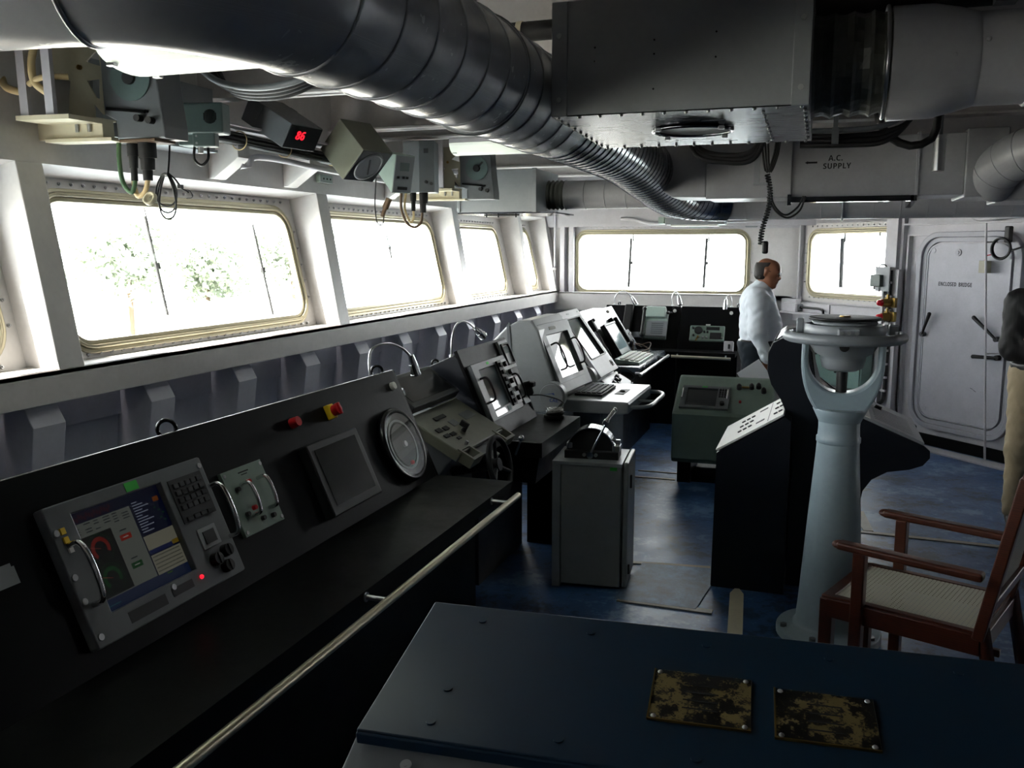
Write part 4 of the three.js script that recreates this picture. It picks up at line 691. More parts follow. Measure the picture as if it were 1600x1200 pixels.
// ---- B: black console with display
{
  const t = wthing('display_console', 'black console with a tilted framed display beside the steering stand', 'console', [-1.6, 0, -4.6]);
  const u0 = 4.19, u1 = 4.92;
  mesh('cabinet', prismZ([[-1.62, 0], [-1.62, 0.74], [-1.53, 0.76], [-1.725, 1.195], [-1.75, 1.21], [-2.02, 1.09], [-2.02, 0.0]], -u1, -u0, 0.004), M.navy, t);
  mesh('desk', prismZ([[-1.29, 0.70], [-1.29, 0.78], [-1.60, 0.78], [-1.60, 0.70]], -5.0, -4.23, 0.005), M.deskblack, t);
  mesh('knee_panel', [prismZ([[-1.33, 0.56], [-1.31, 0.70], [-1.60, 0.70], [-1.60, 0.56]], -4.98, -4.25, 0.004), bb(-1.60, -1.42, 0, 0.56, -5.0, -4.95)], M.black, t);
  fmesh('instrument_face', bb(u0, u1, 0, 0.50, -0.02, 0, 0.003), M.black, t, PA);
  const FD = Fat(PA, 4.465, 0.25);
  const d = fmesh('display_unit', [put(ext(ringShape(rrect(-0.25, 0.245, -0.16, 0.155, 0.005, 2), [[-0.17, -0.105], [0.08, -0.105], [0.08, 0.115], [-0.17, 0.115]]), 0.028, 0.003)), bb(-0.24, 0.235, -0.15, 0.15, 0, 0.01)], M.greydark, t, FD, { label: 'grey framed display unit' });
  mesh('screen', bx(0.25, 0.22, 0.004, -0.045, 0.005, 0.014), M.screengrey, d);
  mesh('button_strip', bx(0.055, 0.26, 0.014, 0.115, 0.0, 0.032), M.plastic, d); for (let k = 0; k < 6; k++) mesh('button', bx(0.03, 0.025, 0.012, 0.115, 0.105 - k * 0.042, 0.043, 0.004), M.darkplastic, d);
  mesh('side_panel', [bx(0.085, 0.26, 0.012, 0.195, 0, 0.03, 0.002)], M.greymid, d); for (let k = 0; k < 5; k++) mesh('dial_knob', cy(0.014, 0.015, 0.02, 0.18 + 0.03 * (k % 2), 0.10 - k * 0.05, 0.045, [PI / 2, 0, 0], 16), M.plastic, d);
  const hd = (u, v0, v1) => mesh('handle', tube([[u, v0, 0.028], [u, v0 + 0.003, 0.06], [u, v0 + 0.02, 0.07], [u, v1 - 0.02, 0.07], [u, v1 - 0.003, 0.06], [u, v1, 0.028]], 0.006, 40, 8), M.plastic, d, { label: 'black handle' });
  hd(-0.20, -0.06, 0.07); hd(0.235, -0.11, 0.03);
  mesh('sticker', bx(0.03, 0.014, 0.001, -0.02, 0.137, 0.0285), M.lime, d); mesh('lower_window', [bx(0.16, 0.028, 0.004, -0.10, -0.13, 0.028), bx(0.05, 0.028, 0.004, 0.03, -0.13, 0.028)], M.screengrey, d);
  const up = fmesh('key_unit', bx(0.15, 0.17, 0.016, 0, 0, 0.008, 0.003), M.greymid, t, Fat(PA, 4.815, 0.40), { label: 'small grey panel with raised frame' });
  mesh('frame', put(ext(ringShape(rrect(-0.06, 0.06, -0.065, 0.065, 0.01), rrect(-0.05, 0.05, -0.055, 0.055, 0.008)), 0.012, 0.002), [0, 0, 0.014]), M.plastic, up); mesh('window', bx(0.09, 0.04, 0.003, 0, 0.025, 0.018), M.screengrey, up);
  fmesh('key_unit', bx(0.10, 0.17, 0.016, 0, 0, 0.008, 0.003), M.greydark, t, Fat(PA, 4.83, 0.18));
  // microphone
  const m = wthing('hand_microphone', 'black hand microphone on a gooseneck holder at the black display console', 'microphone', [-1.55, 0.8, -4.9]);
  mesh('head', [bx(0.05, 0.085, 0.05, -1.57, 0.95, -4.87, 0.015, [0, 0.4, 0.3]), bx(0.03, 0.03, 0.05, -1.545, 0.975, -4.87, 0.008)], M.rubber, m); mesh('stem', tube([[-1.575, 0.91, -4.87], [-1.57, 0.87, -4.88], [-1.56, 0.83, -4.90], [-1.56, 0.785, -4.90]], 0.014, 20), M.rubber, m);
  mesh('cord', tube([[-1.56, 0.91, -4.87], [-1.50, 0.90, -4.95], [-1.40, 0.85, -5.02], [-1.40, 0.80, -4.95]], 0.004, 30, 8), M.cable, m);
  const c = wthing('wrapped_cable', 'coil of black cable in clear plastic wrap on the desk', 'cable coil', [-1.40, 0.78, -4.86]);
  mesh('coil', [torus(0.045, 0.014, -1.41, 0.797, -4.86, [PI / 2, 0, 0], 30, 10), torus(0.04, 0.013, -1.405, 0.815, -4.86, [PI / 2, 0.1, 0], 30, 10)], M.rubber, c);
  const w = prep(mergeVertices(new THREE.IcosahedronGeometry(0.05, 3))); { const p = w.attributes.position; for (let i = 0; i < p.count; i++) { const k = 0.85 + 0.2 * Math.sin(p.getX(i) * 170 + p.getZ(i) * 130) * Math.sin(p.getY(i) * 150); p.setXYZ(i, p.getX(i) * k * 1.15, p.getY(i) * k * 0.45, p.getZ(i) * k * 1.1); } w.computeVertexNormals(); w.translate(-1.41, 0.83, -4.875); }
  mesh('wrap', w, new THREE.MeshPhysicalMaterial({ color: '#ffffff', roughness: 0.2, transmission: 0.85, thickness: 0, side: THREE.DoubleSide }), c, { label: 'clear crinkled plastic wrap' });
}
eye(-1.90, 1.125, -4.3, 'black lifting eye at the corner of the black display console', 0.4, 0.018);
goose('gooseneck_lamp', 'chrome gooseneck lamp standing on the black display console', [-1.80, 1.185, -4.28], [[-1.80, 1.28, -4.29], [-1.80, 1.345, -4.34], [-1.80, 1.365, -4.42], [-1.80, 1.35, -4.52], [-1.80, 1.305, -4.63]], [0.15, -0.45, -0.8]);

// ---- grey radar console with round hinge caps and keyboard table
{
  const t = wthing('radar_console', 'light grey radar console with keyboard table and round hinge caps', 'radar console', [-1.6, 0, -5.65]);
  const prof = [[-1.50, 0.72], [-1.515, 0.80], [-1.66, 1.24], [-1.705, 1.305], [-1.79, 1.30], [-1.875, 1.255], [-1.97, 1.16], [-2.0, 0.72]];
  mesh('housing', prismZ(prof, -6.0, -5.35, 0.012), M.greybody, t);
  mesh('side_band', [prismZ([[-1.80, 0.75], [-1.84, 0.75], [-1.865, 1.27], [-1.85, 1.285]], -5.352, -5.342)], M.greydark, t);
  const FR = [[-1.795, 0.80, 0], [0.053, 0, -1], [-0.19, 0.43, 0]];
  const bz = fmesh('bezel', [put(ext(ringShape([[5.385, 0.03], [5.985, 0.03], [5.985, 0.50], [5.385, 0.50]], [[5.47, 0.13], [5.90, 0.13], [5.90, 0.42], [5.47, 0.42]]), 0.035, 0.004))], M.greydark, t, FR, { label: 'dark grey screen bezel' });
  mesh('screen', bb(5.46, 5.91, 0.12, 0.43, 0.008, 0.014), M.screengrey, bz);
  mesh('handle', tube([[5.50, 0.18, 0.03], [5.50, 0.185, 0.075], [5.50, 0.35, 0.075], [5.50, 0.355, 0.03]], 0.006, 40, 8, false, 0.1), M.plastic, bz); mesh('handle', tube([[5.88, 0.18, 0.03], [5.88, 0.185, 0.075], [5.88, 0.35, 0.075], [5.88, 0.355, 0.03]], 0.006, 40, 8, false, 0.1), M.plastic, bz);
  mesh('badge', bx(0.12, 0.02, 0.002, 5.63, 0.46, 0.036), M.label, bz); mesh('socket', bx(0.05, 0.03, 0.006, 5.86, 0.075, 0.036), M.plastic, bz); mesh('lower_panel', bb(5.40, 5.97, 0.035, 0.10, 0.034, 0.04, 0.002), M.greymid, bz);
  mesh('tilt_column', [bb(-1.50, -1.30, 0.0, 0.72, -5.95, -5.60, 0.02)], M.greydark, t);
  const tb = mesh('table', prismZ([[-1.08, 0.745], [-1.075, 0.80], [-1.085, 0.815], [-1.49, 0.815], [-1.50, 0.735], [-1.12, 0.735]], -6.12, -5.35, 0.008), M.greybody, t, { label: 'light grey keyboard table' });
  for (const [z, d] of [[-5.325, 1], [-6.135, -1]]) mesh('hinge_cap', [cy(0.086, 0.086, 0.06, -1.552, 0.838, z, [PI / 2, 0, 0], 44), cy(0.074, 0.078, 0.01, -1.552, 0.838, z + d * 0.038, [PI / 2, 0, 0], 44)], M.greybody, t, { label: 'round hinge cap' });
  mesh('emblem', [put(textGeo('CAE', 0.022), [-1.535, 0.815, -5.2822]), put(ext([[-0.05, 0.0], [0.02, 0.016], [0.026, 0.0], [0.005, 0.008]], 0.001), [-1.555, 0.846, -5.2822])], S('#2c3f7a', 0.6), t, { label: 'blue maker emblem with the letters CAE' });
  mesh('handle', [tube([[-1.09, 0.775, -5.42], [-1.02, 0.775, -5.43], [-0.975, 0.775, -5.50], [-0.965, 0.775, -5.75], [-0.975, 0.775, -6.0], [-1.02, 0.775, -6.07], [-1.09, 0.775, -6.08]], 0.013, 60, 10), rod([-1.09, 0.775, -5.68], [-0.967, 0.775, -5.68], 0.009)], M.greybody, t, { label: 'tubular grab handle' });
  const k = wthing('keyboard', 'dark keyboard lying on the grey radar table', 'keyboard', [-1.37, 0.815, -5.72]);
  mesh('base', bb(-1.46, -1.28, 0.816, 0.832, -5.92, -5.50, 0.004), M.plastic, k);
  for (let r = 0; r < 5; r++) for (let c = 0; c < 12; c++) mesh('key', bx(0.026, 0.008, 0.027, -1.44 + r * 0.034, 0.836, -5.535 - c * 0.0325, 0.002), M.darkplastic, k);
  const tp = wthing('trackball', 'flat dark trackball set into the grey radar table', 'trackball', [-1.2, 0.815, -5.75]);
  mesh('plate', bb(-1.23, -1.17, 0.8155, 0.818, -5.86, -5.64, 0.001), M.darkplastic, tp); mesh('ball', sp(0.02, -1.20, 0.816, -5.75, [1, 0.6, 1]), M.plastic, tp);
}
// ---- second radar: white sloping front with a large screen
{
  const t = wthing('radar_console', 'white fronted radar console with a large sloping screen', 'radar console', [-1.7, 0, -6.5]);
  const FR = [[-1.47, 0.82, 0], [0, 0, -1], [-0.33, 0.445, 0]];
  mesh('housing', prismZ([[-1.40, 0], [-1.40, 0.74], [-1.48, 0.805], [-1.80, 1.235], [-1.83, 1.25], [-2.05, 1.14], [-2.05, 0.0]], -6.76, -6.19, 0.006), M.greydark, t);
  const fc = fmesh('front', put(ext(ringShape([[6.19, 0.0], [6.76, 0.0], [6.76, 0.565], [6.19, 0.565]], [[6.25, 0.145], [6.67, 0.145], [6.67, 0.50], [6.25, 0.50]]), 0.03, 0.004)), M.white, t, FR, { label: 'white sloping front panel' });
  mesh('surround', put(ext(ringShape([[6.25, 0.145], [6.705, 0.145], [6.705, 0.50], [6.25, 0.50]], [[6.26, 0.155], [6.66, 0.155], [6.66, 0.49], [6.26, 0.49]]), 0.02), [0, 0, 0.014]), M.plastic, fc); mesh('screen', bb(6.25, 6.67, 0.145, 0.50, 0.008, 0.014), M.screengrey, fc);
  mesh('socket', [bx(0.05, 0.05, 0.006, 6.68, 0.06, 0.032, 0.002), bx(0.02, 0.02, 0.01, 6.68, 0.06, 0.034)], M.plastic, fc); mesh('plate', [bx(0.03, 0.012, 0.002, 6.24, 0.53, 0.031), bx(0.06, 0.012, 0.002, 6.42, 0.535, 0.031), bx(0.03, 0.012, 0.002, 6.70, 0.535, 0.031)], M.greymid, fc);
  const ld = mesh('control_ledge', prismZ([[-1.32, 0.71], [-1.32, 0.735], [-1.455, 0.815], [-1.47, 0.79]], -6.72, -6.22, 0.003), M.white, t);
  const FL = [[-1.32, 0.735, 0], [0, 0, -1], [-0.135, 0.08, 0]];
  for (const [u, v] of [[6.28, 0.05], [6.33, 0.08], [6.37, 0.05], [6.45, 0.09], [6.50, 0.08], [6.54, 0.11]]) fmesh('knob', cy(0.016, 0.017, 0.025, u, v, 0.012, [PI / 2, 0, 0], 16), M.plastic, t, FL);
  fmesh('ledge_handle', tube([[6.70, 0.01, 0.0], [6.70, 0.01, 0.05], [6.70, 0.13, 0.05], [6.70, 0.13, 0.0]], 0.007, 30, 8, false, 0.1), M.plastic, t, FL);
}
// ---- laptop console
const PL = [[-1.66, 0.785, 0], [0, 0, -1], [-0.26, 0.41, 0]];
{
  const t = wthing('communication_console', 'black console with a shiny tilted face and blue grey desk, holding small displays', 'console', [-1.7, 0, -7.8]);
  mesh('cabinet', prismZ([[-1.52, 0], [-1.52, 0.73], [-1.66, 0.76], [-1.92, 1.17], [-2.1, 1.17], [-2.1, 0]], -8.62, -7.1), M.black, t);
  fmesh('instrument_face', bb(7.1, 8.6, 0, 0.485, -0.02, 0, 0.003), painted('#3a3b42', 0.36), t, PL);
  mesh('desk', prismZ([[-1.38, 0.735], [-1.38, 0.78], [-1.68, 0.78], [-1.68, 0.735]], -8.6, -7.25, 0.004), painted('#3c4650', 0.3), t);
  mesh('handrail', [rod([-1.33, 0.745, -7.05], [-1.33, 0.745, -8.45], 0.014)], M.steel, t); for (const z of [-7.15, -8.35]) mesh('standoff', rod([-1.33, 0.745, z], [-1.39, 0.745, z], 0.008), M.steel, t);
  fmesh('white_cap', cy(0.016, 0.016, 0.015, 8.33, 0.44, 0.007, [PI / 2, 0, 0], 16), M.label, t, [PL[0], PL[1], PL[2]]);
  const d = fmesh('text_terminal', bx(0.42, 0.30, 0.03, 0, 0, 0.02, 0.008), M.teal, t, Fat(PL, 7.86, 0.16, 0.03), { label: 'small terminal with blue grey screen' }); mesh('screen', bx(0.33, 0.22, 0.003, 0, 0.01, 0.0365), M.screenblue, d); mesh('frame', [bx(0.43, 0.02, 0.045, 0, 0.15, 0.02, 0.004), bx(0.02, 0.30, 0.045, -0.21, 0, 0.02, 0.004)], M.plastic, d);
  const h = fmesh('telephone', bx(0.13, 0.30, 0.04, 0, 0, 0.02, 0.01), M.plastic, t, Fat(PL, 8.24, 0.22), { label: 'black wall telephone' }); mesh('handset', [bx(0.05, 0.27, 0.035, 0, 0, 0.055, 0.014)], M.plastic, h); mesh('label', bx(0.035, 0.07, 0.002, 0.0, 0.02, 0.0735), M.label, h);
  const j = fmesh('connection_box', bx(0.14, 0.17, 0.04, 0, 0, 0.02, 0.004), M.greydark, t, Fat(PL, 8.47, 0.12)); for (const [u, v] of [[-0.03, 0.04], [0.03, 0.04], [0, -0.03]]) mesh('socket', cy(0.012, 0.012, 0.01, u, v, 0.044, [PI / 2, 0, 0], 12), M.screw, j);
  const m = fmesh('microphone', [bx(0.075, 0.11, 0.045, 0, 0, 0.03, 0.015), bx(0.04, 0.03, 0.03, 0.03, 0.04, 0.05, 0.008)], M.rubber, t, Fat(PL, 7.45, 0.35), { label: 'black hand microphone clipped to the face' });
  mesh('cord', tube([[0, -0.05, 0.03], [0.02, -0.12, 0.03], [0.03, -0.2, 0.02], [0.07, -0.24, 0.02], [0.06, -0.3, 0.015]], 0.005, 40, 8), M.cable, m);
  const k = wthing('keyboard', 'pale green keyboard on the blue grey desk of the communication console', 'keyboard', [-1.5, 0.78, -7.7]);
  mesh('base', prismZ([[-1.41, 0.782], [-1.41, 0.80], [-1.62, 0.822], [-1.62, 0.782]], -8.1, -7.42, 0.004), M.greenlight, k);
  for (let r = 0; r < 4; r++) for (let c = 0; c < 11; c++) mesh('key', bx(0.034, 0.01, 0.044, -1.44 - r * 0.043, 0.808 + r * 0.0048, -7.48 - c * 0.055, 0.002), M.wirewhite, k);
  const w = wthing('loose_cable', 'tangle of thin pale cable behind the pale green keyboard', 'cable', [-1.55, 0.78, -8.35]);
  mesh('cable', [tube([[-1.62, 0.90, -8.2], [-1.60, 0.80, -8.15], [-1.55, 0.79, -8.25], [-1.50, 0.79, -8.4], [-1.58, 0.83, -8.5], [-1.63, 0.86, -8.35], [-1.55, 0.84, -8.25]], 0.005, 60, 8), tube([[-1.58, 0.79, -8.2], [-1.5, 0.82, -8.35], [-1.52, 0.86, -8.5], [-1.62, 0.83, -8.5]], 0.005, 40, 8)], M.brown, w);
}
// ---- consoles at the far wall
const PFar = [[0, 0.76, -8.93], [1, 0, 0], [0, 0.41, -0.25]];
{
  const t = wthing('far_console', 'low black console under the far window carrying a green telephone set', 'console', [-1.75, 0, -9.1]);
  mesh('cabinet', prismX([[-8.9, 0], [-8.9, 0.72], [-8.93, 0.75], [-9.18, 1.155], [-9.4, 1.155], [-9.4, 0]], -2.1, -1.33), M.black, t);
  fmesh('instrument_face', bb(-2.1, -1.33, 0, 0.48, -0.015, 0, 0.003), M.black, t, PFar);
  mesh('desk', bb(-1.66, -1.33, 0.72, 0.76, -8.95, -8.68, 0.003), M.black, t);
  fmesh('white_cap', cy(0.017, 0.017, 0.015, -1.385, 0.42, 0.007, [PI / 2, 0, 0], 16), M.label, t, PFar);
  const g = fmesh('telephone_set', [bx(0.24, 0.30, 0.06, 0, 0, 0.03, 0.008), bx(0.20, 0.12, 0.09, 0, 0.12, 0.06, 0.012)], M.greenlight, t, Fat(PFar, -1.56, 0.24), { label: 'pale green telephone set with loudspeaker slots' });
  mesh('speaker', bx(0.21, 0.17, 0.03, 0.02, -0.06, 0.07, 0.006), M.greypaint, g); for (let k = 0; k < 6; k++) mesh('slot', bx(0.12, 0.008, 0.004, 0.03, -0.005 - k * 0.022, 0.086), M.greydark, g);
  mesh('handset', [rod([-0.115, 0.14, 0.09], [-0.115, -0.12, 0.09], 0.018), sp(0.028, -0.115, 0.15, 0.085), sp(0.028, -0.115, -0.13, 0.085)], M.plastic, g); mesh('knob', [sp(0.018, 0.12, 0.13, 0.06), rod([0.10, 0.13, 0.05], [0.16, 0.135, 0.05], 0.008)], M.plastic, g);
  fmesh('vertical_handset', [bx(0.09, 0.40, 0.05, 0, 0, 0.025, 0.015)], M.rubber, t, Fat(PFar, -1.85, 0.27)); fmesh('small_panel', bx(0.14, 0.06, 0.012, 0, 0, 0.006), M.greydark, t, Fat(PFar, -1.75, 0.14));
  const t2 = wthing('far_console', 'black console under the far window with a grey green radio panel', 'console', [-1.03, 0, -9.1]);
  mesh('cabinet', prismX([[-8.9, 0], [-8.9, 0.72], [-8.93, 0.75], [-9.18, 1.155], [-9.4, 1.155], [-9.4, 0]], -1.32, -0.735), M.black, t2);
  fmesh('instrument_face', bb(-1.32, -0.735, 0, 0.48, -0.015, 0, 0.003), M.black, t2, PFar);
  mesh('desk', bb(-1.33, -0.735, 0.72, 0.76, -8.95, -8.68, 0.003), M.black, t2); mesh('handrail', rod([-1.33, 0.72, -8.62], [-0.77, 0.715, -8.62], 0.014), M.rail, t2); for (const x of [-1.28, -0.82]) mesh('standoff', rod([x, 0.72, -8.62], [x, 0.735, -8.69], 0.008), M.steel, t2);
  const r = fmesh('radio_panel', bx(0.34, 0.17, 0.03, 0, 0, 0.015, 0.012), M.green, t2, Fat(PFar, -1.04, 0.17), { label: 'grey green radio panel' });
  mesh('dial', cy(0.038, 0.04, 0.02, -0.085, 0.025, 0.038, [PI / 2, 0, 0], 28), M.plastic, r); mesh('display', bx(0.13, 0.035, 0.004, 0.055, 0.05, 0.031), M.plastic, r); mesh('keypad', bx(0.11, 0.07, 0.006, 0.085, -0.03, 0.032), M.plastic, r);
  for (const [u, v, m] of [[-0.025, 0.01, M.plastic], [0.005, 0.01, M.plastic], [-0.14, 0.05, M.plastic], [-0.13, -0.03, M.plastic], [-0.085, -0.045, M.brass], [-0.035, -0.05, M.screw], [0.0, -0.05, M.screw], [0.15, -0.05, M.screw]]) mesh('knob', cy(0.010, 0.011, 0.02, u, v, 0.036, [PI / 2, 0, 0], 14), m, r);
  mesh('jack_plug', [rod([-0.09, -0.05, 0.03], [-0.1, -0.09, 0.05], 0.008)], M.brass, r);
  fmesh('nameplate', bx(0.045, 0.012, 0.002, 0, 0, 0.001), M.label, t2, Fat(PFar, -1.04, 0.275)); fmesh('white_cap', cy(0.017, 0.017, 0.015, -0.825, 0.41, 0.007, [PI / 2, 0, 0], 16), M.label, t2, PFar);
  const s = wthing('socket_box', 'small white socket box on the desk beside the radio panel', 'socket box', [-0.81, 0.76, -8.83]);
  mesh('body', [bx(0.09, 0.10, 0.06, -0.81, 0.81, -8.83, 0.008, [-0.25, 0, 0])], M.white, s); mesh('switch', bx(0.02, 0.045, 0.012, -0.805, 0.815, -8.795, 0.003, [-0.25, 0, 0]), M.plastic, s);
}
goose('gooseneck_lamp', 'small gooseneck lamp behind the shiny communication console', [-2.02, 1.16, -9.2], [[-2.02, 1.24, -9.2], [-1.97, 1.30, -9.2], [-1.90, 1.30, -9.2], [-1.84, 1.25, -9.2]], [0.45, -0.8, 0]);
goose('gooseneck_lamp', 'small gooseneck lamp between the two far consoles', [-1.42, 1.16, -9.22], [[-1.43, 1.25, -9.22], [-1.40, 1.31, -9.22], [-1.37, 1.30, -9.2], [-1.355, 1.265, -9.17]], [0.2, -0.8, 0.3]);
goose('gooseneck_lamp', 'small gooseneck lamp above the radio panel console', [-0.83, 1.16, -9.22], [[-0.835, 1.24, -9.22], [-0.855, 1.285, -9.22], [-0.88, 1.27, -9.2], [-0.885, 1.235, -9.18]], [-0.05, -0.9, 0.1]);
eye(-1.35, 1.155, -9.25, 'small lifting eye where the two far consoles meet', 1.2, 0.018); eye(-0.77, 1.155, -9.25, 'small lifting eye above the white socket box', 1.2, 0.018); eye(-1.98, 1.155, -9.25, 'small lifting eye beside the shiny communication console', 1.2, 0.018);

// ------------------------------------------------------------------ engine telegraph stand
{
  const t = thing('telegraph_stand', 'grey steel telegraph cabinet with a chrome half drum and lever on top', 'telegraph', [-1.075, 0, -4.50], 0.09);
  mesh('body', [bb(-0.155, 0.155, 0.02, 0.665, -0.17, 0.165, 0.006)], M.greybody, t); mesh('side_column', bb(-0.20, -0.157, 0.0, 0.655, -0.165, 0.17, 0.004), M.greypaint, t);
  mesh('top', bb(-0.20, 0.16, 0.655, 0.675, -0.18, 0.175, 0.004), M.greypaint, t); mesh('door', bb(0.165, 0.19, 0.02, 0.68, -0.18, 0.16, 0.008), M.greybody, t, { label: 'side door of the cabinet' });
  mesh('latch', [bx(0.012, 0.07, 0.02, 0.193, 0.56, 0.06, 0.003), bx(0.012, 0.05, 0.015, 0.193, 0.10, 0.10, 0.003)], M.plastic, t); mesh('plinth', bb(-0.15, 0.15, 0, 0.03, -0.16, 0.12), M.black, t);
  mesh('base_plate', [bb(-0.15, 0.13, 0.675, 0.715, -0.03, 0.10, 0.003)], M.plastic, t, { label: 'black base of the telegraph' });
  const half = []; for (let i = 0; i <= 24; i++) { const a = PI * i / 24; half.push([0.125 * Math.cos(a) - 0.015, 0.712 + 0.125 * Math.sin(a)]); }
  const inner = []; for (let i = 0; i <= 24; i++) { const a = PI * i / 24; inner.push([0.119 * Math.cos(a) - 0.015, 0.712 + 0.119 * Math.sin(a)]); }
  mesh('drum_rim', prismZ([...half, ...inner.slice().reverse()], -0.02, 0.085), M.chrome, t, { label: 'chrome half drum rim' }); mesh('drum_side', prismZ(inner, -0.01, 0.06), M.plastic, t);
  mesh('lever', [rod([-0.015, 0.70, 0.105], [0.062, 0.862, 0.09], 0.007, 12), bx(0.03, 0.025, 0.03, 0.062, 0.868, 0.088, 0.005, [0, 0, -0.5]), rod([0.062, 0.87, 0.085], [0.10, 0.925, 0.03], 0.011, 14), sp(0.013, 0.10, 0.925, 0.03), cy(0.018, 0.018, 0.02, -0.015, 0.698, 0.105, [PI / 2, 0, 0])], M.chrome, t, { label: 'chrome telegraph lever' });
  for (const x of [-0.045, 0.015]) mesh('stud', cy(0.009, 0.009, 0.015, x, 0.698, 0.105, [PI / 2, 0, 0], 14), M.screw, t);
  mesh('side_block', [bx(0.04, 0.03, 0.08, 0.115, 0.73, 0.04, 0.004), bx(0.025, 0.04, 0.02, 0.12, 0.75, 0.03, 0.003), bx(0.03, 0.03, 0.06, -0.13, 0.735, 0.04, 0.004)], M.steel, t); mesh('sticker', bx(0.036, 0.018, 0.001, 0.115, 0.645, 0.1657), M.lime, t, { label: 'green paper label' });
}
// ------------------------------------------------------------------ green console on a stand
{
  const t = wthing('plotting_console', 'grey green console with a sloping display on a dark stand', 'console', [-0.65, 0, -6.8]);
  mesh('cabinet', prismX([[-6.60, 0.17], [-6.585, 0.20], [-6.585, 0.535], [-6.60, 0.555], [-6.95, 0.765], [-6.98, 0.775], [-7.2, 0.74], [-7.2, 0.17]], -1.0, -0.28, 0.015), M.green, t);
  mesh('stand', [bb(-0.96, -0.86, 0, 0.18, -7.1, -6.66), bb(-0.46, -0.36, 0, 0.18, -7.1, -6.66), bb(-0.9, -0.4, 0.0, 0.05, -7.1, -6.70)], M.black, t);
  const FG = [[0, 0.552, -6.595], [1, 0, 0], [0, 0.21, -0.35]];
  const d = fmesh('display_unit', [put(ext(ringShape([[-0.955, 0.035], [-0.60, 0.035], [-0.60, 0.29], [-0.955, 0.29]], [[-0.915, 0.06], [-0.69, 0.06], [-0.69, 0.265], [-0.915, 0.265]]), 0.02, 0.002)), bb(-0.95, -0.61, 0.04, 0.285, 0, 0.006)], M.greydark, t, FG, { label: 'dark framed display' });
  mesh('screen', bb(-0.92, -0.685, 0.055, 0.27, 0.006, 0.010), M.screendark, d); for (let r = 0; r < 4; r++) for (let k = 0; k < 3; k++) mesh('key', bx(0.014, 0.018, 0.006, -0.67 + k * 0.019, 0.25 - r * 0.026, 0.023), M.plastic, d);
  for (const u of [-0.943, -0.612]) mesh('handle', rod([u, 0.12, 0.04], [u, 0.23, 0.04], 0.005), M.chrome, d); mesh('knob', cy(0.016, 0.017, 0.02, -0.645, 0.085, 0.03, [PI / 2, 0, 0]), M.plastic, d); mesh('sticker', bx(0.04, 0.012, 0.001, -0.79, 0.278, 0.0205), M.lime, d);
  for (const [u, v] of [[-0.54, 0.30], [-0.45, 0.31], [-0.40, 0.32], [-0.36, 0.27]]) fmesh('knob', [cy(0.018, 0.02, 0.03, u, v, 0.015, [PI / 2, 0, 0], 18), sp(0.013, u, v, 0.035)], M.plastic, t, FG);
  fmesh('yellow_bar', bx(0.09, 0.012, 0.008, -0.495, 0.305, 0.012), M.brass, t, FG); fmesh('red_knob', cy(0.009, 0.01, 0.014, -0.52, 0.14, 0.007, [PI / 2, 0, 0], 14), M.red, t, FG);
}
// ------------------------------------------------------------------ helm console and hooded console
{
  const t = wthing('key_console', 'dark navy console with a white sloping key panel', 'console', [-0.28, 0, -4.9]);
  mesh('cabinet', prismZ([[-0.47, 0], [-0.462, 0.715], [-0.135, 0.92], [-0.105, 0.90], [-0.105, 0]], -5.22, -4.58), M.navy, t);
  const FK = [[-0.462, 0.722, -4.585], [0.327, 0.206, 0], [0, 0, -1]];
  const kp = fmesh('key_panel', bb(0, 0.385, 0.0, 0.63, 0.0, 0.012, 0.003), M.label, t, FK, { label: 'white key panel' });
  for (const u of [0.125, 0.155, 0.185]) for (const v of [0.16, 0.3, 0.44]) mesh('key', cy(0.011, 0.012, 0.008, u, v, 0.014, [PI / 2, 0, 0], 18), M.plastic, kp);
  for (const u of [0.335, 0.362]) for (const v of [0.14, 0.3, 0.46]) mesh('key', cy(0.011, 0.012, 0.008, u, v, 0.014, [PI / 2, 0, 0], 18), M.plastic, kp);
  for (const v of [0.15, 0.5]) mesh('slot', bx(0.05, 0.03, 0.006, 0.245, v, 0.012, 0.002), M.plastic, kp); mesh('seam', bx(0.003, 0.55, 0.002, 0.295, 0.31, 0.0122), M.plastic, kp);
}
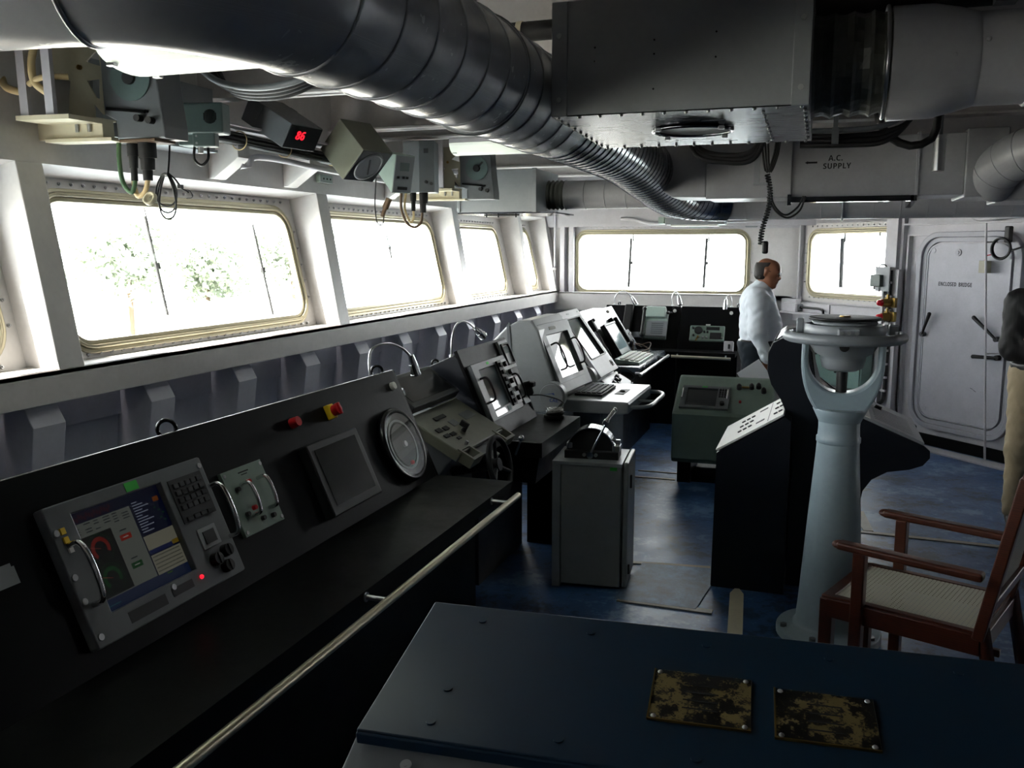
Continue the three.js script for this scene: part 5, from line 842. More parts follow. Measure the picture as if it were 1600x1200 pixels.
{
  const t = wthing('helm_console', 'black hooded helm console with an overhanging grey desk panel behind the pelorus', 'console', [0.1, 0, -5.05]);
  const prof = [[0.24, 0], [0.238, 0.46], [0.252, 0.54], [0.29, 0.60], [0.36, 0.645], [0.46, 0.665], [0.52, 0.69], [0.55, 0.73], [0.548, 0.765], [0.52, 0.79], [0.225, 0.912], [0.10, 0.96], [0.02, 1.02], [-0.01, 1.12], [-0.03, 1.24], [-0.055, 1.285], [-0.10, 1.30], [-0.17, 1.298], [-0.215, 1.275], [-0.237, 1.225], [-0.237, 1.13], [-0.215, 1.06], [-0.165, 0.985], [-0.11, 0.86], [-0.10, 0.7], [-0.10, 0]];
  mesh('side_plate', prismZ(prof, -4.755, -4.725, 0.004), M.navy, t); mesh('side_plate', prismZ(prof, -5.42, -5.39, 0.004), M.navy, t);
  const inn = prof.map(([x, y]) => [0.08 + (x - 0.08) * 0.93, y === 0 ? 0 : 0.75 + (y - 0.75) * 0.975]);
  mesh('cabinet', prismZ(inn, -5.392, -4.753), M.black, t);
  fmesh('desk_panel', bb(-0.0, 0.31, 0.0, 0.68, -0.02, 0.014, 0.004), M.greypaint, t, [[0.515, 0.785, -4.735], [-0.295, 0.122, 0], [0, 0, -1]], { label: 'light grey desk panel' });
  mesh('lip', [prismZ([[0.228, 0.918], [0.24, 0.925], [0.27, 0.912], [0.262, 0.90]], -5.40, -4.74)], M.label, t); mesh('knob', cy(0.018, 0.02, 0.02, 0.33, 0.892, -5.2, [0, 0, -0.4]), M.plastic, t);
  mesh('hood_light', [prismZ([[-0.06, 1.287], [-0.10, 1.302], [-0.17, 1.30], [-0.20, 1.288], [-0.17, 1.312], [-0.09, 1.312]], -5.38, -4.77)], M.greydark, t);
  const L = []; for (let k = 0; k < 9; k++) L.push(bx(0.20, 0.002, 0.003, 0.385, 0.866, -4.80 - k * 0.05, 0, [0, 0, -0.393]));
  mesh('score_line', L, M.greymid, t, { kind: 'stuff' });
}
// ------------------------------------------------------------------ pelorus on its pedestal
{
  const X = 0.108, Z = -4.15;
  const t = wthing('pelorus', 'blue grey pelorus bearing stand with forked column and round hand ring', 'pelorus', [X, 0, Z]);
  mesh('column', [lathe([[0.228, 0], [0.228, 0.03], [0.222, 0.04], [0.16, 0.05], [0.145, 0.07], [0.138, 0.15], [0.11, 0.6], [0.092, 0.86], [0.09, 0.90]], X, 0, Z), lathe([[0.090, 0.90], [0.094, 0.905], [0.094, 0.925], [0.089, 0.93], [0.087, 0.97], [0.089, 1.02]], X, 0, Z)], M.pelorus, t);
  mesh('column_panel', bx(0.05, 0.55, 0.01, X + 0.035, 0.45, Z + 0.104, 0.004, [-0.07, 0.3, 0]), M.pelorus, t);
  for (const a of [0.5, 1.9, 2.8, 4.2, 5.5]) mesh('foot_bolt', [cy(0.016, 0.016, 0.02, X + 0.205 * Math.cos(a), 0.045, Z + 0.205 * Math.sin(a), [0, 0, 0], 6)], M.greydark, t);
  // fork: a U of rounded section
  const outer = [], innr = []; for (let i = 0; i <= 24; i++) { const a = PI + PI * i / 24; outer.push([0.172 * Math.cos(a), 1.27 + 0.28 * Math.sin(a)]); innr.push([0.143 * Math.cos(a), 1.27 + 0.145 * Math.sin(a)]); }
  mesh('fork', [put(ext([[-0.172, 1.345], ...outer, [0.172, 1.345], [0.143, 1.345], ...innr.slice().reverse(), [-0.143, 1.345]], 0.10, 0.012), [X, 0, Z - 0.05]),
    lathe([[0.089, 0.995], [0.10, 1.02], [0.115, 1.05], [0.10, 1.055], [0.0, 1.05]], X, 0, Z, 40)], M.pelorus, t, { label: 'U-shaped fork' });
  mesh('hand_ring', [torus(0.236, 0.023, X, 1.372, Z, [PI / 2, 0, 0], 64, 14)], M.greypaint, t, { label: 'round grey hand ring' });
  mesh('ring_arm', [rod([X - 0.235, 1.372, Z], [X - 0.15, 1.36, Z], 0.014), rod([X + 0.235, 1.372, Z], [X + 0.15, 1.36, Z], 0.014), bx(0.03, 0.07, 0.04, X - 0.185, 1.41, Z - 0.02, 0.006), bx(0.04, 0.05, 0.05, X + 0.20, 1.40, Z - 0.02, 0.006)], M.greypaint, t);
  for (const s of [-1, 1]) mesh('ring_bolt', [cy(0.009, 0.009, 0.012, X + s * 0.21, 1.393, Z + 0.04, [0, 0, 0], 8), cy(0.009, 0.009, 0.012, X + s * 0.235, 1.39, Z - 0.02, [0, 0, 0], 8)], M.screw, t);
  mesh('bowl', [lathe([[0.0, 1.22], [0.06, 1.222], [0.085, 1.235], [0.095, 1.27], [0.095, 1.285], [0.12, 1.30], [0.14, 1.33], [0.165, 1.36], [0.17, 1.40], [0.165, 1.425], [0.158, 1.425], [0.155, 1.39], [0.0, 1.385]], X, 0, Z)], M.greypaint, t);
  mesh('bearing_ring', [lathe([[0.13, 1.425], [0.135, 1.43], [0.132, 1.44], [0.0, 1.442]], X, 0, Z)], M.greypaint, t); mesh('compass_card', [lathe([[0.0, 1.456], [0.145, 1.456], [0.15, 1.452], [0.15, 1.445], [0.0, 1.443]], X, 0, Z)], M.plastic, t, { label: 'black compass card' });
  mesh('card_centre', [cy(0.022, 0.024, 0.008, X, 1.458, Z)], M.brass, t); mesh('clamp', [bx(0.09, 0.035, 0.02, X + 0.015, 1.40, Z + 0.167, 0.008)], M.greypaint, t); for (const u of [-0.03, 0.0, 0.03]) mesh('clamp_screw', cy(0.008, 0.008, 0.008, X + 0.015 + u, 1.40, Z + 0.18, [PI / 2, 0, 0], 10), M.screw, t);
  mesh('stem', cy(0.024, 0.022, 0.20, X, 1.13, Z), M.plastic, t); mesh('cable_port', cy(0.02, 0.02, 0.03, X, 1.34, Z + 0.15, [PI / 2, 0, 0]), M.plastic, t);
}
// ------------------------------------------------------------------ wooden armchair with cane seat
{
  const t = thing('armchair', 'reddish brown wooden armchair with woven cane seat beside the pelorus', 'armchair', [0.42, 0, -3.63], 2.773);
  // local: forward +x, seat 0.5 deep, 0.5 wide (z)
  for (const s of [-1, 1]) {
    mesh('leg', [bx(0.045, 0.64, 0.045, 0.15, 0.32, s * 0.25, 0.006)], M.wood, t); mesh('leg', [rod([-0.27, 0.45, s * 0.23], [-0.36, 0.0, s * 0.23], 0.024, 4), bx(0.04, 0.6, 0.045, -0.315, 0.70, s * 0.235, 0.006, [0, 0, 0.18])], M.wood, t);
    mesh('front_leg', bx(0.05, 0.42, 0.05, 0.27, 0.21, s * 0.225, 0.006), M.wood, t);
    mesh('armrest', [bx(0.50, 0.03, 0.055, -0.02, 0.645, s * 0.265, 0.01, [0, 0, 0.02]), sp(0.027, 0.225, 0.65, s * 0.265, [1, 0.6, 1])], M.wood, t);
    mesh('side_rail', bx(0.54, 0.075, 0.03, 0.0, 0.385, s * 0.235, 0.004), M.wood, t);
  }
  mesh('front_rail', bx(0.045, 0.05, 0.48, 0.27, 0.405, 0, 0.006), M.wood, t); mesh('back_rail', bx(0.03, 0.07, 0.46, -0.27, 0.385, 0, 0.004), M.wood, t); mesh('stretcher', bx(0.5, 0.03, 0.025, 0.0, 0.18, 0.23, 0.004), M.wood, t); mesh('stretcher', bx(0.5, 0.03, 0.025, 0.0, 0.18, -0.23, 0.004), M.wood, t);
  mesh('seat', bx(0.50, 0.004, 0.44, 0.0, 0.424, 0, 0), M.cane, t, { label: 'woven pale cane seat' });
  mesh('seat_border', [bx(0.52, 0.012, 0.03, 0, 0.424, 0.225), bx(0.52, 0.012, 0.03, 0, 0.424, -0.225), bx(0.03, 0.012, 0.45, -0.255, 0.424, 0)], M.wood, t);
  mesh('backrest', put(bx(0.004, 0.42, 0.40), [-0.325, 0.74, 0], [0, 0, 0.18]), M.cane, t, { label: 'woven cane back' }); mesh('top_rail', bx(0.035, 0.07, 0.50, -0.37, 0.985, 0, 0.01, [0, 0, 0.18]), M.wood, t); mesh('lower_back_rail', bx(0.03, 0.05, 0.46, -0.29, 0.53, 0, 0.005, [0, 0, 0.18]), M.wood, t);
}
// ------------------------------------------------------------------ blue topped table in the foreground
{
  const t = thing('chart_console', 'console with dark blue sloping top and two worn brass plates', 'console', [0, 0, -1.5]);
  worldBase.set(t, [0, 0, -1.5]);
  const F = [[-0.75, 1.0, -1.68], [1, 0, -0.0715], [-0.035, 0.07, -0.40]];
  const w = 1.75;
  const top = fmesh('table_top', [bb(0, w, -0.412, 0, -0.012, 0, 0.003), bb(0, w, -0.417, -0.405, -0.026, -0.004, 0.003)], M.bluetop, t, F, { label: 'dark blue painted sheet metal top' });
  for (const u of [0.121, 0.347, 0.573, 0.797, 1.019, 1.24, 1.46]) for (const v of [-0.052, -0.368]) mesh('screw', [cy(0.0085, 0.0085, 0.003, u, v, 0.001, [PI / 2, 0, 0], 16)], M.bluetop, top);
  mesh('screw', cy(0.0085, 0.0085, 0.003, 0.121, -0.276, 0.001, [PI / 2, 0, 0], 16), M.bluetop, top);
  for (const [u0, u1, v0, v1] of [[0.485, 0.658, -0.287, -0.147], [0.697, 0.862, -0.294, -0.162]]) {
    const p = fmesh('name_plate', bb(u0, u1, v0, v1, 0, 0.003, 0.001), M.brassplate, t, F, { label: 'worn brass name plate with illegible lettering' });
    for (const [u, v] of [[u0 + 0.01, v1 - 0.008], [u1 - 0.01, v1 - 0.008], [u1 - 0.01, v0 + 0.008], [u0 + 0.01, v0 + 0.008]]) mesh('rivet', sp(0.005, u, v, 0.003, [1, 1, 0.6], 10), M.steel, p);
    const rows = []; for (let r = 0; r < 4; r++) rows.push(bx((u1 - u0) * (0.35 + 0.25 * ((r * 3) % 3) / 2), 0.003, 0.0006, (u0 + u1) / 2, v1 - 0.035 - r * 0.022, 0.0033)); mesh('engraving', rows, M.ink, p, { kind: 'stuff' });
    mesh('rim', [bb(u0, u1, v0 - 0.001, v0 + 0.002, 0, 0.0042), bb(u0 - 0.001, u0 + 0.002, v0, v1, 0, 0.0042)], M.brass, p);
  }
  const fas = fmesh('front_ledge', [put(ext([[0, 0], [0.072, -0.03], [0.072, -0.16], [0, -0.16]], w + 0.02, 0.003).rotateY(-PI / 2), [w + 0.01, 0, 0])], M.greydark, t, [at(F, 0, -0.398, -0.028), [1, 0, -0.0715], [0, 1, 0]], { label: 'grey metal ledge along the near edge' });
  for (const u of [0.1, 0.42, 0.74, 1.06]) mesh('screw', [cy(0.010, 0.010, 0.004, u, -0.012, 0.042, [0.39, 0, 0], 16), cy(0.004, 0.004, 0.005, u, -0.0115, 0.043, [0.39, 0, 0], 10)], M.screw, fas);
  fmesh('cabinet', bb(0.02, w - 0.02, -1.0, -0.10, -0.37, -0.02, 0.004), M.navy, t, [[-0.75, 1.0, -1.68], [1, 0, -0.0715], [0, 1, 0]]);
  const cab = t.children[t.children.length - 1]; cab.geometry.translate(0, 0, 0.39);
}
// ------------------------------------------------------------------ fittings on the slanting wall
{
  const g1 = thing('wall_cabinet', 'mint green electrical cabinet on the slanting wall behind the pelorus', 'cabinet', [0, 0, 0]); frameOf(g1, ...DW);
  mesh('body', bb(0.30, 1.03, 0.40, 0.90, 0.02, 0.16, 0.008), M.mint, g1); mesh('door', bb(0.62, 1.02, 0.41, 0.89, 0.16, 0.175, 0.005), M.mint, g1); mesh('lock', [bx(0.06, 0.05, 0.02, 0.93, 0.71, 0.185, 0.004), cy(0.012, 0.012, 0.02, 0.72, 0.55, 0.18, [PI / 2, 0, 0])], M.plastic, g1); mesh('label', bx(0.09, 0.07, 0.002, 0.83, 0.68, 0.176), M.label, g1); mesh('hole', [cy(0.012, 0.012, 0.006, 0.42, 0.70, 0.162, [PI / 2, 0, 0]), cy(0.01, 0.01, 0.006, 0.48, 0.69, 0.162, [PI / 2, 0, 0])], M.plastic, g1);
  const g2 = thing('switch_box', 'grey switch box with an orange knob beside the mint green cabinet', 'switch box', [0, 0, 0]); frameOf(g2, ...DW);
  mesh('body', bb(0.06, 0.31, 0.60, 0.84, 0.0, 0.10, 0.008), M.greydark, g2); mesh('orange_knob', cy(0.025, 0.028, 0.03, 0.12, 0.77, 0.115, [PI / 2, 0, 0]), M.orange, g2); mesh('button', [bx(0.02, 0.05, 0.015, 0.2, 0.75, 0.105), bx(0.025, 0.025, 0.015, 0.24, 0.66, 0.105)], M.plastic, g2); mesh('red_button', cy(0.014, 0.014, 0.02, 0.26, 0.74, 0.11, [PI / 2, 0, 0]), M.red, g2);
  mesh('cable', tube([[0.2, 0.60, 0.05], [0.2, 0.52, 0.06], [0.26, 0.50, 0.06], [0.3, 0.5, 0.05]], 0.01, 20), M.cable, g2);
  const g3 = thing('junction_box', 'white junction box with black cable under the slanting wall window', 'junction box', [0, 0, 0]); frameOf(g3, ...DW);
  mesh('tray', bb(-0.10, 0.50, 1.08, 1.10, 0.10, 0.20), M.white, g3); mesh('body', [bb(-0.12, 0.10, 1.09, 1.23, 0.10, 0.17, 0.006), bb(-0.04, 0.14, 1.10, 1.19, 0.17, 0.21, 0.006)], M.white, g3); mesh('plug', bb(0.10, 0.15, 1.11, 1.18, 0.12, 0.18, 0.004), M.greymid, g3);
  mesh('cable', [tube([[0.14, 1.15, 0.15], [0.3, 1.148, 0.14], [0.42, 1.145, 0.14], [0.46, 1.13, 0.14], [0.47, 1.09, 0.14]], 0.012, 30)], M.cable, g3); mesh('back_plate', bb(0.12, 0.52, 1.08, 1.19, 0.10, 0.112), M.white, g3);
  const g4 = thing('cable_ladder', 'upright white cable ladder with black cable between window and door', 'cable ladder', [0, 0, 0]); frameOf(g4, ...DW);
  mesh('rail', [bb(1.20, 1.22, 0.2, 1.56, 0.09, 0.14), bb(1.37, 1.385, 0.2, 1.56, 0.09, 0.14), bb(1.20, 1.385, 0.2, 1.56, 0.085, 0.092), bb(0.85, 1.385, 0.15, 0.26, 0.09, 0.10)], M.white, g4);
  mesh('cable', [tube([[1.27, 1.55, 0.115], [1.275, 1.2, 0.115], [1.28, 0.8, 0.115], [1.28, 0.42, 0.115], [1.26, 0.33, 0.115], [1.15, 0.30, 0.115], [0.9, 0.31, 0.115]], 0.018, 60)], M.cable, g4);
  for (let k = 0; k < 9; k++) mesh('clamp', bx(0.06, 0.02, 0.03, 1.275, 0.44 + k * 0.125, 0.125, 0.003), M.white, g4);
  for (let k = 0; k < 12; k++) mesh('rung', bx(0.028, 0.03, 0.006, 1.35, 0.34 + k * 0.1, 0.096), M.greydark, g4);
  const g5 = thing('connection_box', 'small grey green connection box at the top of the cable ladder', 'connection box', [0, 0, 0]); frameOf(g5, ...DW);
  mesh('body', bb(1.11, 1.23, 1.40, 1.51, 0.12, 0.20, 0.008), M.greendark, g5); mesh('bracket', [bb(1.14, 1.30, 1.36, 1.58, 0.145, 0.16), cy(0.012, 0.012, 0.05, 1.19, 1.38, 0.16)], M.greymid, g5); mesh('cable', tube([[1.12, 1.56, 0.12], [1.16, 1.60, 0.12], [1.22, 1.59, 0.12], [1.24, 1.54, 0.12]], 0.006, 20), M.cable, g5);
  for (const [v, l] of [[1.262, 'upper'], [1.135, 'lower']]) {
    const r = thing('alarm_lamp', l + ' red alarm lamp in a brass body on the cable ladder', 'alarm lamp', [0, 0, 0], 0, 'red alarm lamps'); frameOf(r, ...DW);
    mesh('base', bb(1.28, 1.40, v - 0.045, v + 0.045, 0.145, 0.18, 0.006), M.brass, r); mesh('body', [rod([1.34, v, 0.18], [1.325, v, 0.26], 0.04, 18, 0.034), cy(0.014, 0.014, 0.05, 1.34, v + 0.05, 0.20)], M.brass, r); mesh('lens', [rod([1.325, v, 0.26], [1.323, v, 0.285], 0.031, 18, 0.027), sp(0.028, 1.323, v, 0.283)], M.lens, r, { label: 'red lens' });
  }
  const g6 = thing('handrail_pipe', 'thin white upright pipe along the edge of the door', 'pipe', [0, 0, 0]); frameOf(g6, ...DW);
  mesh('pipe', [rod([2.40, 0.02, 0.14], [2.24, 1.95, 0.14], 0.009)], M.white, g6); mesh('bracket', [rod([2.33, 0.9, 0.14], [2.42, 0.9, 0.0], 0.006), rod([2.25, 1.8, 0.14], [2.25, 1.8, 0.0], 0.006)], M.white, g6);
  const g7 = thing('lock_box', 'small beige box hanging at the upper corner of the door', 'box', [0, 0, 0]); frameOf(g7, ...DW);
  mesh('body', bb(2.185, 2.265, 1.55, 1.65, 0.07, 0.12, 0.004), M.beige, g7); mesh('wire', tube([[2.22, 1.65, 0.1], [2.24, 1.69, 0.1], [2.28, 1.70, 0.08]], 0.004, 16, 6), M.red, g7);
  const g8 = thing('cable_hoop', 'coil of black cable hanging below the white bent pipe', 'cable coil', [0, 0, 0]); frameOf(g8, ...DW);
  mesh('coil', [torus(0.08, 0.010, 2.38, 1.75, 0.12), torus(0.083, 0.009, 2.385, 1.747, 0.135)], M.cable, g8); mesh('plug', [bx(0.05, 0.13, 0.05, 2.42, 1.86, 0.10, 0.012)], M.plastic, g8); mesh('tail', tube([[2.46, 1.73, 0.12], [2.55, 1.76, 0.1], [2.7, 1.8, 0.08]], 0.008, 20), M.cable, g8);
  const g9 = thing('pipe', 'white bent pipe crossing above the steel door', 'pipe', [0, 0, 0]); frameOf(g9, ...DW);
  mesh('pipe', tube([[2.05, 2.1, 0.1], [2.07, 2.02, 0.1], [2.15, 1.99, 0.1], [2.4, 2.0, 0.1], [3.2, 2.02, 0.1]], 0.02, 40), M.white, g9);
  const gA = thing('conduit_tray', 'grey cable tray with cables along the slanting wall above window and door', 'cable tray', [0, 0, 0]); frameOf(gA, ...DW);
  mesh('tray', bb(0.4, 3.0, 2.1, 2.115, 0.02, 0.2), M.greydark, gA); for (let k = 0; k < 4; k++) mesh('cable', rod([1.0, 2.13, 0.05 + 0.04 * k], [3.0, 2.13, 0.05 + 0.04 * k], 0.014, 8), M.cable, gA); mesh('box', bb(0.7, 0.95, 2.03, 2.1, 0.05, 0.18, 0.005), M.greendark, gA);
}
// ------------------------------------------------------------------ people
// distance field of tapered capsules, joined smoothly and meshed with surface nets
function capsule(px, py, pz, b) {
  const [a, c, ra, rb] = b, dx = c[0] - a[0], dy = c[1] - a[1], dz = c[2] - a[2], L = dx * dx + dy * dy + dz * dz || 1e-9;
  let t = ((px - a[0]) * dx + (py - a[1]) * dy + (pz - a[2]) * dz) / L; t = t < 0 ? 0 : t > 1 ? 1 : t;
  const s = b[4] || [1, 1, 1];
  const ex = (px - a[0] - dx * t) / s[0], ey = (py - a[1] - dy * t) / s[1], ez = (pz - a[2] - dz * t) / s[2];
  return (Math.sqrt(ex * ex + ey * ey + ez * ez) - (ra + (rb - ra) * t)) * Math.min(...s);
}
function field(bones, k) { return (x, y, z) => { let d = 9; for (const b of bones) { const e = capsule(x, y, z, b); const h = Math.max(k - Math.abs(d - e), 0) / k; d = Math.min(d, e) - h * h * k * 0.25; } return d; }; }
function nets(f, lo, hi, cell) {
  const n = [0, 1, 2].map((i) => Math.ceil((hi[i] - lo[i]) / cell) + 1), at3 = (i, j, k) => (k * n[1] + j) * n[0] + i, D = new Float32Array(n[0] * n[1] * n[2]);
  for (let k = 0; k < n[2]; k++) for (let j = 0; j < n[1]; j++) for (let i = 0; i < n[0]; i++) D[at3(i, j, k)] = f(lo[0] + i * cell, lo[1] + j * cell, lo[2] + k * cell);
  const id = new Int32Array(D.length).fill(-1), P = [], I = [];
  for (let k = 0; k < n[2] - 1; k++) for (let j = 0; j < n[1] - 1; j++) for (let i = 0; i < n[0] - 1; i++) {
    let c = 0, sx = 0, sy = 0, sz = 0, any = 0, all = 1;
    for (let q = 0; q < 8; q++) { const v = D[at3(i + (q & 1), j + ((q >> 1) & 1), k + (q >> 2))] < 0; any |= v; all &= v; }
    if (!any || all) continue;
    const E = [[0, 1], [2, 3], [4, 5], [6, 7], [0, 2], [1, 3], [4, 6], [5, 7], [0, 4], [1, 5], [2, 6], [3, 7]];
    for (const [a, b] of E) {
      const va = D[at3(i + (a & 1), j + ((a >> 1) & 1), k + (a >> 2))], vb = D[at3(i + (b & 1), j + ((b >> 1) & 1), k + (b >> 2))];
      if ((va < 0) === (vb < 0)) continue; const t = va / (va - vb); c++;
      sx += (a & 1) + t * ((b & 1) - (a & 1)); sy += ((a >> 1) & 1) + t * (((b >> 1) & 1) - ((a >> 1) & 1)); sz += (a >> 2) + t * ((b >> 2) - (a >> 2));
    }
    id[at3(i, j, k)] = P.length / 3; P.push(lo[0] + (i + sx / c) * cell, lo[1] + (j + sy / c) * cell, lo[2] + (k + sz / c) * cell);
  }
  for (let k = 1; k < n[2] - 1; k++) for (let j = 1; j < n[1] - 1; j++) for (let i = 1; i < n[0] - 1; i++) {
    const v = D[at3(i, j, k)] < 0;
    const q = (a, b, c, d, flip) => { if (a < 0 || b < 0 || c < 0 || d < 0) return; if (flip) I.push(a, c, b, a, d, c); else I.push(a, b, c, a, c, d); };
    if (v !== (D[at3(i + 1, j, k)] < 0)) q(id[at3(i, j - 1, k - 1)], id[at3(i, j, k - 1)], id[at3(i, j, k)], id[at3(i, j - 1, k)], !v);
    if (v !== (D[at3(i, j + 1, k)] < 0)) q(id[at3(i - 1, j, k - 1)], id[at3(i - 1, j, k)], id[at3(i, j, k)], id[at3(i, j, k - 1)], !v);
    if (v !== (D[at3(i, j, k + 1)] < 0)) q(id[at3(i - 1, j - 1, k)], id[at3(i, j - 1, k)], id[at3(i, j, k)], id[at3(i - 1, j, k)], !v);
  }
  const g = new THREE.BufferGeometry(); g.setAttribute('position', new THREE.Float32BufferAttribute(P, 3)); g.setIndex(I); g.computeVertexNormals();
  return prep(g);
}
const bounds = (bones, m) => { const lo = [9, 9, 9], hi = [-9, -9, -9]; for (const b of bones) for (const [p, r] of [[b[0], b[2]], [b[1], b[3]]]) for (let i = 0; i < 3; i++) { const s = (b[4] || [1, 1, 1])[i]; lo[i] = Math.min(lo[i], p[i] - r * s - m); hi[i] = Math.max(hi[i], p[i] + r * s + m); } return [lo, hi]; };
const solid = (bones, k, cell, extra) => { const f = field(bones, k), [lo, hi] = bounds(bones, k + 2 * cell); return nets(extra ? (x, y, z) => extra(f(x, y, z), x, y, z) : f, lo, hi, cell); };
const grow = (bones, e) => bones.map((b) => [b[0], b[1], b[2] + e, b[3] + e, b[4]]);
function hand(wrist, dir, palmN, curl, side) { // short chains of tapered capsules; palm first
  const W = V(...wrist), d = V(...dir).normalize(), n = V(...palmN).normalize(), s = d.clone().cross(n).normalize().multiplyScalar(side), out = [], A = (v) => v.toArray();
  const pt = (a, b, c) => W.clone().addScaledVector(d, a).addScaledVector(s, b).addScaledVector(n, c);
  for (const o of [-0.026, -0.009, 0.009, 0.026]) out.push([A(pt(0, o * 0.6, 0)), A(pt(0.085, o, 0)), 0.017, 0.0125]);
  [[-0.027, 0.058], [-0.009, 0.072], [0.009, 0.078], [0.027, 0.07]].forEach(([o, L]) => {
    const a = pt(0.085, o, 0), b = pt(0.085 + L * 0.45 * Math.cos(curl * 0.6), o * 1.05, L * 0.45 * Math.sin(curl * 0.6)), c = b.clone().addScaledVector(d, L * 0.33 * Math.cos(curl * 1.3)).addScaledVector(n, L * 0.33 * Math.sin(curl * 1.3)), e = c.clone().addScaledVector(d, L * 0.22 * Math.cos(curl * 1.9)).addScaledVector(n, L * 0.22 * Math.sin(curl * 1.9));
    out.push([A(a), A(b), 0.0095, 0.009], [A(b), A(c), 0.009, 0.0085], [A(c), A(e), 0.0085, 0.0075]);
  });
  const t0 = pt(0.02, 0.028, 0.004), t1 = pt(0.055, 0.05, 0.02), t2 = pt(0.085, 0.05, 0.035);
  out.push([A(t0), A(t1), 0.0135, 0.011], [A(t1), A(t2), 0.0105, 0.009]);
  return out;
}
function headBones(c, f, up = [0, 1, 0]) { // c = head centre, f = facing
  const F = V(...f).normalize(), U = V(...up).normalize(), S2 = F.clone().cross(U).normalize(), P = (a, b, s) => V(...c).addScaledVector(F, a).addScaledVector(U, b).addScaledVector(S2, s).toArray();
  return { P, skull: [
    [P(-0.022, 0.035, 0), P(0.022, 0.035, 0), 0.078, 0.074], [P(-0.005, 0.0, 0), P(0.035, -0.035, 0), 0.068, 0.058], [P(0.03, -0.05, 0), P(0.052, -0.095, 0), 0.050, 0.030], [P(0.02, -0.03, 0.035), P(0.045, -0.085, 0.02), 0.030, 0.024], [P(0.02, -0.03, -0.035), P(0.045, -0.085, -0.02), 0.030, 0.024],
    [P(0.075, 0.022, 0), P(0.104, -0.022, 0), 0.009, 0.0125], [P(0.098, -0.024, 0.010), P(0.098, -0.024, -0.010), 0.008, 0.008], [P(0.08, 0.03, 0.03), P(0.08, 0.03, -0.03), 0.016, 0.016],
    [P(0.086, -0.055, 0.016), P(0.086, -0.055, -0.016), 0.008, 0.008], [P(0.083, -0.066, 0.014), P(0.083, -0.066, -0.014), 0.008, 0.008], [P(0.076, -0.098, 0.008), P(0.076, -0.098, -0.008), 0.014, 0.014],
    [P(-0.004, 0.02, 0.074), P(-0.010, -0.02, 0.073), 0.014, 0.010], [P(-0.004, 0.02, -0.074), P(-0.010, -0.02, -0.073), 0.014, 0.010]] };
}
